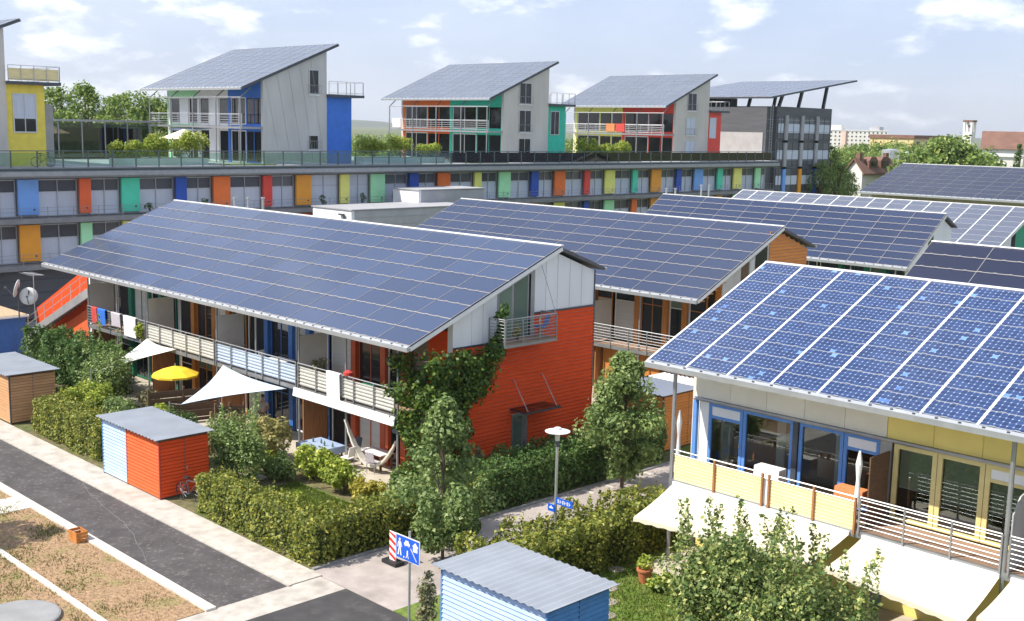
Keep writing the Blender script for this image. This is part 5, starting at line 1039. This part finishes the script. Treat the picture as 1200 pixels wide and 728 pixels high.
# creeper on the south east corner of the red gabled house
vn = empty('climbing_vine', (-32.9, 29.6, 0), 'large dark green creeper covering the corner of the red gabled house', 'vine'); r = np.random.RandomState(41); cen = []; rad = []
for i in range(120):
    t = r.rand(); yy = 28.0+4.2*t*(.5+.5*r.rand()); zl = 5.3+max(0, yy-29.6)*.15; zlo = .4 if yy < 30.0 else 3.2+(yy-30)*1.0; z = zlo+(min(5.75, zl)-zlo)*r.rand(); cen.append((-32.6+.5*(r.rand()-.3), yy, z)); rad.append(.28+.22*r.rand())
for i in range(46): cen.append((-34.7+2.2*r.rand(), 27.7+1.2*r.rand(), 1.0+4.2*r.rand()**.8)); rad.append(.32+.25*r.rand())
for i in range(12): q = i/11; cen.append((-32.6, 31.0+.75*q, 5.0+.95*q)); rad.append(.2)
P, Q = blobs(cen, rad, [95]*len(cen), 42, .4); Q[:, 0] += .4; inst('foliage', leaf_mesh('foliage', P-np.array((-32.9, 29.6, 0)), Q, .15, 'leaf_vine', seed=43), (-32.9, 29.6, 0), vn)
mb = MB().path([(-32.9, 28.9, 0), (-32.85, 28.8, 1.6), (-32.8, 29.3, 3.4), (-32.8, 30.2, 4.8), (-32.8, 31.2, 5.6)], [.06, .05, .045, .03, .015], 6).path([(-32.85, 28.8, 1.6), (-33.5, 28.2, 3.0), (-34.2, 28.0, 4.4)], [.045, .03, .015], 6); part('stem', mb, 'bark', vn)
SH = [((-38.8,23.5,0),(1.9,1.2,1.4),10500,'leaf_tree','large grey green shrub behind the corner hedge beside the red shed wall',.11,34,6),((-37.9,25.0,0),(.75,.6,.6),1900,'leaf_tree','rounded green shrub between the grey shrub and the little lawn',.11,20,0),
      ((-40.6,26.2,0),(1.35,1.0,1.0),5600,'leaf_feather','feathery straw coloured ornamental grass clump beside the trellis',.15,22,0),((-44.3,24.0,0),(1.1,1.0,.95),2800,'leaf_dark','dark shrub in front of the woven fence under the blue sail',.11,20,0),
      ((-37.2,26.0,0),(1.4,.75,.75),4600,'leaf_bright','leafy green perennials beside the terrace and the little lawn',.13,18,0),((-35.0,25.8,0),(1.4,.75,.7),4600,'leaf_bright','bright green perennials next to the pink flowers',.11,18,0),
      ((-33.3,25.8,0),(1.1,.8,.55),2800,'leaf_yellow','yellow flowering perennials below the vine',.10,16,0),((-31.9,24.6,0),(.7,1.0,.5),2200,'leaf_hedge','low green shrub inside the alley hedge',.11,16,0),((-37.6,22.3,0),(.8,.35,.5),1200,'leaf_tree','low shrub just inside the road hedge',.11,10,0),
      ((-32.6,27.0,0),(.8,.7,.8),2200,'leaf_vine','leafy bush at the foot of the vine',.13,16,0),((-53.6,25.3,0),(1.7,1.3,1.75),7000,'leaf_tree','tall loose shrub between the tall dark hedge and the white sail',.12,34,4),
      ((-49.0,23.6,0),(1.5,.9,.85),3600,'leaf_tree','broad olive shrub behind the pale blue shed wall',.11,24,0),((-46.4,23.8,0),(1.2,.9,.9),3000,'leaf_dark','dark green shrub between the olive shrub and the blue sail',.11,20,0),((-50.6,23.3,0),(.7,.6,.95),2200,'leaf_bright','upright yellow green shrub behind the clipped shed hedge',.11,16,0),
      ((-51.7,26.6,0),(.9,.6,.6),1700,'leaf_grey','reddish autumnal shrub under the white sail',.11,14,0),((-54.6,24.6,0),(.8,.7,.4),1100,'leaf_bright','low green planting beside the far little lawn',.10,10,0),((-59.5,23.2,0),(2.2,1.2,.9),3400,'leaf_dark','dark shrubs behind the tan shed',.13,20,0),
      ((-41.6,24.9,0),(.9,.8,.75),2400,'leaf_bright','light green shrub below the trellis',.12,16,0),((-39.2,25.1,0),(.8,.6,.55),1700,'leaf_bright','light green perennials between the grey shrub and the clothed table',.12,12,0),
      ((-34.0,23.0,0),(.8,.5,.45),1400,'leaf_bright','low bright planting at the corner of the little lawn',.11,12,0),((-47.8,25.2,0),(1.0,.7,.7),2200,'leaf_bright','light green shrub at the foot of the brown fence beside the parasol',.12,16,0),((-42.6,23.3,0),(1.2,.8,1.0),3000,'leaf_tree','green shrub behind the red half of the two coloured shed',.11,20,0),
      ((-56.5,22.9,0),(1.1,.6,.7),1600,'leaf_bright','yellow green shrub behind the tan shed roof',.12,12,0),((-20.6,27.3,0),(.9,.5,.35),1200,'leaf_bright','low planting beside the terracotta pot',.12,10,0),((-31.6,36.4,0),(.7,.7,.6),1400,'leaf_dark','dark shrub at the far end of the alley hedge',.12,12,0),((-32.2,30.0,0),(.35,.6,1.1),900,'leaf_grey','dry reddish shrub against the red gable',.10,12,0),((-23.4,33.0,0),(.9,.8,.7),1500,'leaf_grey','pale dry shrub at the corner post of the near house',.11,12,0),
      ((-22.0,24.6,0),(.7,.7,.5),1400,'leaf_bright','low bright shrub behind the blue shed',.12,12,0),((-12.8,23.0,0),(1.3,1.0,.95),2600,'leaf_bush','dark shrub under the open balcony awning',.12,20,0),((-59,24.5,0),(1.2,.9,1.0),2000,'leaf_dark','bushy dark shrub behind the tan garden shed roof',.13,16,0),((-16.2,23.4,0),(1.6,.9,.9),3000,'leaf_bush','dark undergrowth at the foot of the large bush',.13,20,0)]
for i, (c, r3, n, lm, lb, sz, k, spk) in enumerate(SH): shrub('garden_shrub', c, r3, n, lm, lb, 200+i*3, sz, k, spikes=spk)
shrub('large_bush', (-15.7, 25.0, 0), (3.9, 1.6, 1.8), 36000, 'leaf_bush', 'large bush with tall upright shoots in front of the cream awning', 300, .115, 70, 'bush', None, 9, spikes=46)
shrub('dry_climber', (-23.0, 19.75, 0), (.34, .34, 1.2), 1500, 'leaf_grey', 'dry climbing plant on the corner of the blue shed', 310, .09, 34, 'plant', None, 2, stem_mat='stem_dry')
q = onZ((755, 683), 0); po = empty('flower_pot', (q[0], q[1], .0), 'large terracotta flower pot beside the hedge under the awning', 'flower pot'); part('pot', MB().lathe([(.16, 0), (.23, .38), (.26, .39), (.26, .45), (.2, .45)], (q[0], q[1], .012), 16), 'terracotta', po); P, Q = blobs([(q[0], q[1], .66)], [.28], [260], 5); inst('plant', leaf_mesh('plant', P-np.array((q[0], q[1], 0)), Q, .1, 'leaf_bright', seed=9), (q[0], q[1], 0), po)
for i, p in enumerate(((731, 640), (722, 668), (715, 690), (714, 706), (712, 722))):
    q = onZ(p, 0); tag(part('stepping_stone', MB().lathe([(.27, -.02), (.27, .02), (.25, .03)], (q[0], q[1], .012), 9), 'soil_stone'), 'flat stepping stone in the grass behind the blue shed', 'stone', 'stepping stones behind the blue shed')
q = onZ((300, 560), .03); tag(part('stone_slab', MB().box(q[0]-.4, q[0]+.4, q[1]-.3, q[1]+.3, .03, .09), 'stone_terrace'), 'pale stone slab on the little lawn', 'stone')
bicycle((-37.75, 20.95, .035), 0.15, 'dark bicycle leaning by the hedge beside the red shed wall')
for X_, mm, lb in ((-16.4, 'cloth_orange', 'orange towel on a drying rack on the blue framed balcony'), (-19.2, 'cloth_white', 'white cloth over a small table on the blue framed balcony')):
    o = empty('drying_rack', (X_, 30.5, 2.78), lb, 'drying rack'); part('cloth', MB().prism([(X_-.45, 30.25, 3.3), (X_-.45, 30.3, 3.75), (X_-.45, 30.7, 3.75), (X_-.45, 30.75, 3.3), (X_-.45, 30.68, 3.7), (X_-.45, 30.32, 3.7)], (.9, 0, 0)), mm, o)
    for x in (X_-.4, X_+.4):
        for y in (30.3, 30.7): part('leg', MB().tube((x, y, 2.78), (x, y, 3.7), .014, n=5), 'alu', o)
for X_, Y_, lb in ((-15.95, 30.0, 'closed white parasol on the blue framed balcony beside the brown screen'), (-22.33, 29.92, 'closed pale parasol at the corner post of the blue framed balcony')):
    o = empty('closed_parasol', (X_, Y_, 2.78), lb, 'parasol'); part('pole', MB().tube((X_, Y_, 2.78), (X_, Y_, 5.0), .02), 'alu', o); part('canopy', MB().lathe([(.05, -1.6), (.09, -1.4), (.055, -.75), (.10, -.3), (.03, .1)], (X_, Y_, 4.95), 10), 'cloth_white', o)

# ================================================================== lamp and signs
lx, ly = -24.85, 26.85; lm = empty('street_lamp', (lx, ly, 0), 'slim grey street lamp with flat white disc head beside the loose hedge', 'street lamp'); part('pole', MB().tube((lx, ly, 0), (lx, ly, 4.0), .055, .045, 10), 'alu', lm); part('collar', MB().tube((lx, ly, 3.85), (lx, ly, 4.05), .07, n=10), 'dark_steel', lm); part('lens', MB().tube((lx, ly, 4.052), (lx, ly, 4.33), .075, .085, 10), 'off_white', lm); part('disc', MB().lathe([(.10, 0), (.40, .01), (.41, .03), (.12, .08), (.10, .15)], (lx, ly, 4.335), 24), 'plastic_white', lm)
sg = empty('street_name_sign', (lx, ly, 1.9), 'blue street name plate with white letters on the street lamp pole', 'sign'); part('plate', MB().box(lx+.10, lx+.82, ly-.10, ly-.08, 1.98, 2.2), 'sign_blue', sg)
for k in range(6):
    x = lx+.18+k*.10; mb = MB().box(x, x+.02, ly-.106, ly-.1015, 2.03, 2.15)
    if k % 2: mb.box(x+.021, x+.06, ly-.106, ly-.1015, 2.08, 2.10)
    else: mb.box(x+.021, x+.06, ly-.106, ly-.1015, 2.13, 2.15).box(x+.04, x+.06, ly-.106, ly-.1015, 2.03, 2.129)
    part('letter', mb, 'sign_white', sg)
s2 = empty('small_blue_sign', (lx, ly, 1.7), 'small square blue plate with white mark low on the street lamp pole', 'sign'); part('plate', MB().box(lx-.25, lx+.05, ly-.10, ly-.08, 1.68, 1.92), 'sign_blue', s2); part('mark', MB().box(lx-.18, lx-.02, ly-.106, ly-.1015, 1.78, 1.83).box(lx-.12, lx-.08, ly-.106, ly-.1015, 1.831, 1.88), 'sign_white', s2)
# living street sign, faces the road junction
sx, sy = -23.4, 19.5; si = empty('living_street_sign', (sx, sy, 0), 'blue living street sign with white walker child car and house on a grey pole', 'sign'); part('pole', MB().tube((sx, sy, 0), (sx, sy, 3.12), .035, n=10), 'alu', si)
SA = 0.0; sd_, sn_ = Vector((math.cos(SA), math.sin(SA), 0)), Vector((math.sin(SA), -math.cos(SA), 0)); so = Vector((sx, sy, 2.62))+sn_*.05
def plate(mb, poly, k0, k1):
    pts = [so+sd_*u+Vector((0, 0, v))+sn_*k0 for u, v in poly]; return mb.prism([tuple(p) for p in pts], tuple(sn_*(k1-k0)))
W_, H_ = .50, .34
part('plate', plate(MB(), [(-W_, -H_), (W_, -H_), (W_, H_), (-W_, H_)], 0, .02), 'sign_white', si); part('face', plate(MB(), [(-W_+.02, -H_+.02), (W_-.02, -H_+.02), (W_-.02, H_-.02), (-W_+.02, H_-.02)], .0215, .026), 'sign_blue', si)
def pict(name, polys):
    mb = MB()
    for p in polys: plate(mb, p, .0275, .031)
    part(name, mb, 'sign_white', si)
disc = lambda cx, cy, r_, n=10: [(cx+r_*math.cos(2*math.pi*i/n), cy+r_*math.sin(2*math.pi*i/n)) for i in range(n)]
pict('walker', [disc(-.33, .21, .038), [(-.37, .16), (-.29, .16), (-.285, -.01), (-.365, -.01)], [(-.365, -.012), (-.325, -.012), (-.37, -.24), (-.42, -.24)], [(-.32, -.012), (-.285, -.012), (-.25, -.24), (-.295, -.24)], [(-.40, .13), (-.372, .15), (-.40, -.02), (-.43, -.02)], [(-.288, .15), (-.262, .13), (-.23, -.0), (-.255, -.0)]])
pict('child', [disc(.0, -.06, .028), [(-.03, -.09), (.03, -.09), (.025, -.17), (-.025, -.17)], [(-.025, -.172), (.0, -.172), (-.05, -.26), (-.075, -.26)], [(.002, -.172), (.025, -.172), (.06, -.25), (.035, -.26)], disc(-.15, -.25, .025)])
pict('car', [[(-.14, .10), (.10, .10), (.10, .17), (.06, .175), (.04, .24), (-.08, .24), (-.10, .175), (-.14, .17)], disc(-.09, .10, .026), disc(.05, .10, .026)])
pict('house', [[(.24, .0), (.42, .0), (.42, .15), (.24, .15)], [(.20, .151), (.46, .151), (.33, .27)]]); pict('path_line', [[(.12, .06), (.15, .06), (.40, -.25), (.37, -.25)]])
# red and white barrier board
bx_, by_ = -28.12, 22.75; ba = empty('barrier_board', (bx_, by_, 0), 'upright red and white striped barrier board at the mouth of the alley', 'barrier'); BA = SA; bd, bn = Vector((math.cos(BA), math.sin(BA), 0)), Vector((math.sin(BA), -math.cos(BA), 0)); bo = Vector((bx_, by_, 0))
def bpl(poly, k0, k1): return MB().prism([tuple(bo+bd*u+Vector((0, 0, v))+bn*k0) for u, v in poly], tuple(bn*(k1-k0)))
part('board', bpl([(-.16, .12), (.16, .12), (.16, 1.08), (-.16, 1.08)], 0, .03), 'sign_white', ba)
for k in range(4):
    z = .14+k*.25; part('stripe', bpl([(-.155, z+.13), (.155, z-.02 if k else z-.015), (.155, z+.10), (-.155, min(z+.25, 1.07))], .0315, .034), 'sign_red', ba)
part('foot', bpl([(-.35, 0), (.35, 0), (.35, .12), (-.35, .12)], -.18, .2), 'rubber', ba); part('back_strut', MB().box(bx_-.02, bx_+.02, by_-.0, by_+.04, .12, 1.0), 'dark_steel', ba)

# ================================================================== far surroundings
def far_tree(px, ptop, D, h, rx, label, seed, n=5200, lm='leaf_far', conifer=False, trunk=.2, size=None, group=None):
    """stands on the flat ground at distance D (along the view); height from the photo's top edge"""
    ray = RW @ _ray((px, ptop)); t = D/math.hypot(ray[0], ray[1]); x, y = float(ray[0]*t), float(ray[1]*t); hh = float(CAMZ+ray[2]*t)
    pf = (lambda u: max(.06, 1.0-u)) if conifer else (lambda u: math.sin(math.pi*min(1, .10+.86*u))**.55)
    return tree('far_tree' if not conifer else 'conifer', (x, y, 0), hh-rx*.16, hh*trunk, rx, int(n*1.8), lm, label, seed, size or rx*.065, 90, pf, group=group, tr=.03*hh, crad=.24)
for i, (px, pt, D, rx) in enumerate(((72, 97, 128, 4.2), (98, 92, 124, 4.4), (128, 105, 132, 4.0), (152, 103, 126, 4.6), (178, 108, 130, 4.2), (208, 118, 135, 4), (52, 100, 134, 4), (140, 112, 118, 3.6))):
    far_tree(px, pt, D, 0, rx, 'broad green tree standing behind the office block near the yellow stair block', 700+i, 5200, group='trees behind the office block')
far_tree(1113, 158, 190, 0, 9.5, 'large round green tree above the farthest dark solar roof', 720, 9000, 'leaf_far'); far_tree(1195, 166, 185, 0, 2.6, 'dark conifer at the picture edge above the farthest roof', 721, 3500, 'leaf_dark', True)
for i, (px, pt, D, rx) in enumerate(((973, 168, 165, 3.2), (984, 190, 160, 3.0), (996, 200, 168, 2.5), (966, 185, 158, 2.8))): far_tree(px, pt, D, 0, rx, 'green tree between the dark office tower and the white gabled house', 730+i, 3600, group='trees beside the office tower')
for i, (px, pt, D, rx) in enumerate(((1000, 166, 300, 8), (1018, 164, 310, 8), (1038, 168, 300, 8), (1056, 163, 320, 9), (1072, 167, 330, 7), (1048, 172, 260, 6), (1008, 176, 250, 6), (1028, 176, 255, 6), (1158, 178, 230, 5), (1148, 174, 300, 5), (1095, 170, 360, 8), (990, 172, 290, 7))): far_tree(px, pt, D, 0, rx, 'distant green tree in the town behind the white gabled house', 750+i, 2600, group='distant town trees')
for i, (px, pt, D, rx) in enumerate(((425, 156, 260, 7), (440, 158, 280, 7), (455, 155, 300, 8), (470, 158, 270, 7), (418, 160, 240, 6), (658, 165, 300, 7), (668, 162, 320, 8))): far_tree(px, pt, D, 0, rx, 'distant green tree seen between the roof houses', 780+i, 2200, group='distant trees between the roof houses')
def far_house(name, label, pl, pr_, ptop, D, wallm, roofm, roofh, depth, storeys, bays, flat=False, gabled=False, cat='house', yaw=None):
    """a house whose camera side runs from photo column pl to pr_, wall top at ptop, at distance D"""
    def pt(px, py, D_):
        ray = RW @ _ray((px, py)); t = D_/math.hypot(ray[0], ray[1]); return Vector((ray[0]*t, ray[1]*t, CAMZ+ray[2]*t))
    A, B = pt(pl, ptop, D), pt(pr_, ptop, D if yaw is None else D+yaw); zt = (A.z+B.z)/2; u = B-A; u.z = 0; L = u.length; u.normalize(); v = Vector((-u.y, u.x, 0))
    if v.dot(Vector((A.x, A.y, 0))) < 0: v = -v
    A.z = 0; W = lambda a, b, z: tuple(A+u*a+v*b+Vector((0, 0, z))); h = empty(name, tuple(A), label, cat)
    part('wall', MB().prism([W(0, 0, 0), W(L, 0, 0), W(L, depth, 0), W(0, depth, 0)], (0, 0, zt)), wallm, h)
    if flat: part('roof', MB().prism([W(-.3, -.3, zt+.01), W(L+.3, -.3, zt+.01), W(L+.3, depth+.3, zt+.01), W(-.3, depth+.3, zt+.01)], (0, 0, roofh)), roofm, h)
    elif gabled:
        part('gable', MB().prism([W(0, .02, zt+.005), W(L, .02, zt+.005), W(L/2, .02, zt+roofh)], tuple(v*(depth-.04))), wallm, h)
        for s in (0, 1):
            a0, a1 = (-.5, L/2) if not s else (L+.5, L/2); part('roof', MB().prism([W(a0, -.4, zt-.3), W(a1, -.4, zt+roofh+.12), W(a1, depth+.4, zt+roofh+.12), W(a0, depth+.4, zt-.3)], (0, 0, .25)), roofm, h)
    else:
        part('roof', MB().prism([W(-.5, -.5, zt+.01), W(-.5, depth/2, zt+roofh), W(-.5, depth+.5, zt+.01)], tuple(u*(L+1))), roofm, h)
    sh = zt/storeys
    for s in range(storeys):
        for k in range(bays):
            a = L*(k+.5)/bays; wv = L/bays*.42; z0 = s*sh+sh*.32; f_ = part('window', MB().prism([W(a-wv/2, -.02, z0), W(a+wv/2, -.02, z0), W(a+wv/2, -.02, z0+sh*.45), W(a-wv/2, -.02, z0+sh*.45)], tuple(-v*.05)), 'white_paint', h)
            part('pane', MB().prism([W(a-wv*.42, -.075, z0+.1), W(a+wv*.42, -.075, z0+.1), W(a+wv*.42, -.075, z0+sh*.45-.1), W(a-wv*.42, -.075, z0+sh*.45-.1)], tuple(-v*.02)), 'glass_dark', f_)
    return h, W, L, zt
Yg_ = 165.0; c0, c1, ca_ = onY((991.7, 200), Yg_), onY((1010.6, 202), Yg_), onY((1001, 187), Yg_); Ye_ = onX((1050, 200), c1[0])[1]; ez, rz_ = float(c1[2]), float(ca_[2]); xm = float((c0[0]+c1[0])/2); x0_, x1_ = float(c0[0]), float(c1[0])
th = empty('town_house', (xm, Yg_, 0), 'white gabled town house with brown tiled roof and two dormers beyond the solar roofs', 'house')
part('wall', MB().prism([(x0_, Yg_, 0), (x1_, Yg_, 0), (x1_, Yg_, ez), (xm, Yg_, rz_-.1), (x0_, Yg_, ez)], (0, Ye_-Yg_, 0)), 'plaster_white', th)
for s_, xe in ((-1, x0_-.5), (1, x1_+.5)): part('roof', MB().prism([(xm, Yg_-.4, rz_), (xe, Yg_-.4, ez-.45), (xe, Yg_-.4, ez-.2), (xm, Yg_-.4, rz_+.25)], (0, Ye_-Yg_+.8, 0)), 'roof_tile', th)
for z in (2, 5, 8, 11):
    if z+1.6 < rz_-1: pane_window(th, 1, Yg_-.02, xm-.5, xm+.5, z, z+1.5, 'white_paint', 'glass_dark', .1, 2, out=-1)
    for k in range(4):
        if z+1.7 < ez: y = Yg_+2+k*(Ye_-Yg_-4)/3; pane_window(th, 0, x1_+.02, y-.6, y+.6, z, z+1.5, 'white_paint', 'glass_dark', .1, 2)
for k in (.33, .68):
    y = Yg_+(Ye_-Yg_)*k; xq = xm+(x1_-xm)*.62; zq = rz_+(ez-rz_)*.62; dm = part('dormer', MB().prism([(xm, y-1.4, zq-.1), (xm, y+1.4, zq-.1), (xm, y+1.4, zq+1.0), (xm, y+.7, zq+1.6), (xm, y-.7, zq+1.6), (xm, y-1.4, zq+1.0)], (xq-xm+.4, 0, 0)), 'roof_tile', th); part('pane', MB().box(xq+.41, xq+.45, y-.9, y+.9, zq+.15, zq+.95), 'glass_dark', dm)
for k in (.12, .9): y = Yg_+(Ye_-Yg_)*k; part('chimney', MB().box(xm-.3, xm+.3, y-.45, y+.45, rz_-.8, rz_+1.0), 'roof_tile', th)
hs, W3_, L3, z3 = far_house('slab_building', 'long white slab building with rows of windows far behind the trees', 972, 1041, 153.5, 900, 'plaster_white', 'white_paint', .6, 14, 6, 14, True, cat='building'); p = W3_(L3*.8, 5, z3+.7); part('plant_room', MB().box(p[0]-4, p[0]+4, p[1]-3, p[1]+3, p[2], p[2]+2.4), 'grey_panel', hs); p = W3_(L3*.15, 5, z3+.7); part('plant_room', MB().box(p[0]-4, p[0]+4, p[1]-3, p[1]+3, p[2], p[2]+3.2), 'plaster_white', hs)
p = W3_(L3*.27, -8, 0); tag(part('lattice_tower', MB().box(p[0]-1.6, p[0]+1.6, p[1]-1.6, p[1]+1.6, 0, z3-.5), 'plaster_pink'), 'slim orange pink stair tower in front of the long slab building', 'tower')
far_house('apartment_block', 'yellow flat roofed apartment block behind the large round tree', 1070.5, 1112, 163, 330, 'plaster_yellow', 'roof_tile', .9, 12, 5, 4, True, cat='building', yaw=25)
far_house('town_house', 'white house with red brown roof near the dark conifer', 1152, 1200, 175, 260, 'plaster_white', 'roof_tile', 3.6, 10, 3, 5); far_house('town_house', 'low white flat house below the red brown roof', 1148, 1196, 184, 235, 'plaster_white', 'white_paint', .5, 8, 2, 4, True); far_house('town_house', 'low white hall behind the brown roofed wing', 1044, 1072, 181, 300, 'plaster_white', 'white_paint', .5, 12, 2, 5, True)
ray = RW @ _ray((1137, 141)); t = 430/math.hypot(ray[0], ray[1]); cx, cy, cz = ray[0]*t, ray[1]*t, CAMZ+ray[2]*t; ch = empty('church_tower', (cx, cy, 0), 'pale square church tower with open bell storey on the skyline', 'church tower'); part('shaft', MB().box(cx-1.5, cx+1.5, cy-1.5, cy+1.5, 0, cz-4), 'plaster_white', ch)
for dx in (-1.25, 1.25):
    for dy in (-1.25, 1.25): part('bell_storey_pier', MB().box(cx+dx-.3, cx+dx+.3, cy+dy-.3, cy+dy+.3, cz-3.995, cz-.6), 'plaster_white', ch)
part('bell', MB().lathe([(.7, 0), (.5, .5), (.3, 1.0)], (cx, cy, cz-2.6), 10), 'dark_steel', ch); part('cap', MB().box(cx-1.7, cx+1.7, cy-1.7, cy+1.7, cz-.595, cz), 'roof_tile', ch)
ta = onX((1076, 0), 0) if False else None
p = RW @ _ray((1044, 176)); t = 240/math.hypot(p[0], p[1]); tx, ty, tz = p[0]*t, p[1]*t, CAMZ+p[2]*t; tag(part('water_tank', MB().lathe([(1.7, -5), (1.7, 0), (.3, .25)], (tx, ty, tz), 16).tube((tx, ty, 0), (tx, ty, tz-5), 1.2), 'alu'), 'pale metal tank behind the chimneys of the brown roofed wing', 'tank')
# hills
def hills(name, D, h0, az0, az1, seed):
    r = np.random.RandomState(seed); n = 120; v = []; fs = []; ph = r.rand(5)*6
    for i in range(n+1):
        a = az0+(az1-az0)*i/n; hh_ = h0*(.12+.88*min(1, max(0, (a-math.radians(122))/.35)))*(.55+.25*math.sin(a*9+ph[0])+.15*math.sin(a*23+ph[1])+.07*math.sin(a*61+ph[2])); 
        for k, (dd, zz) in enumerate(((0, 0), (.04, .35), (.09, .75), (.14, 1), (.22, .9), (.35, 0))): v.append((D*(1+dd)*math.cos(a), D*(1+dd)*math.sin(a), -.5+hh_*zz))
    for i in range(n):
        for k in range(5): q = i*6+k; fs.append((q, q+6, q+7, q+1))
    structure(name, MB().add(v, fs), 'hill')
hills('hills', 5200, 110, math.radians(60), math.radians(200), 5)

# ================================================================== haze of a warm summer day
hz = bpy.data.materials.new('haze_air'); hz.use_nodes = True; M['haze_air'] = hz; hn = hz.node_tree; hn.nodes.clear()
ho = hn.nodes.new('ShaderNodeOutputMaterial'); hv = hn.nodes.new('ShaderNodeVolumePrincipled'); hv.inputs['Color'].default_value = (.95, .975, 1, 1); hv.inputs['Density'].default_value = 1.0e-4; hv.inputs['Anisotropy'].default_value = .2
hn.links.new(hv.outputs[0], ho.inputs['Volume'])
part('haze', MB().box(-7400, 7400, -3100, 9100, -2.5, 260), 'haze_air', kind='stuff', label='thin bluish summer haze over the whole town', cat='haze')
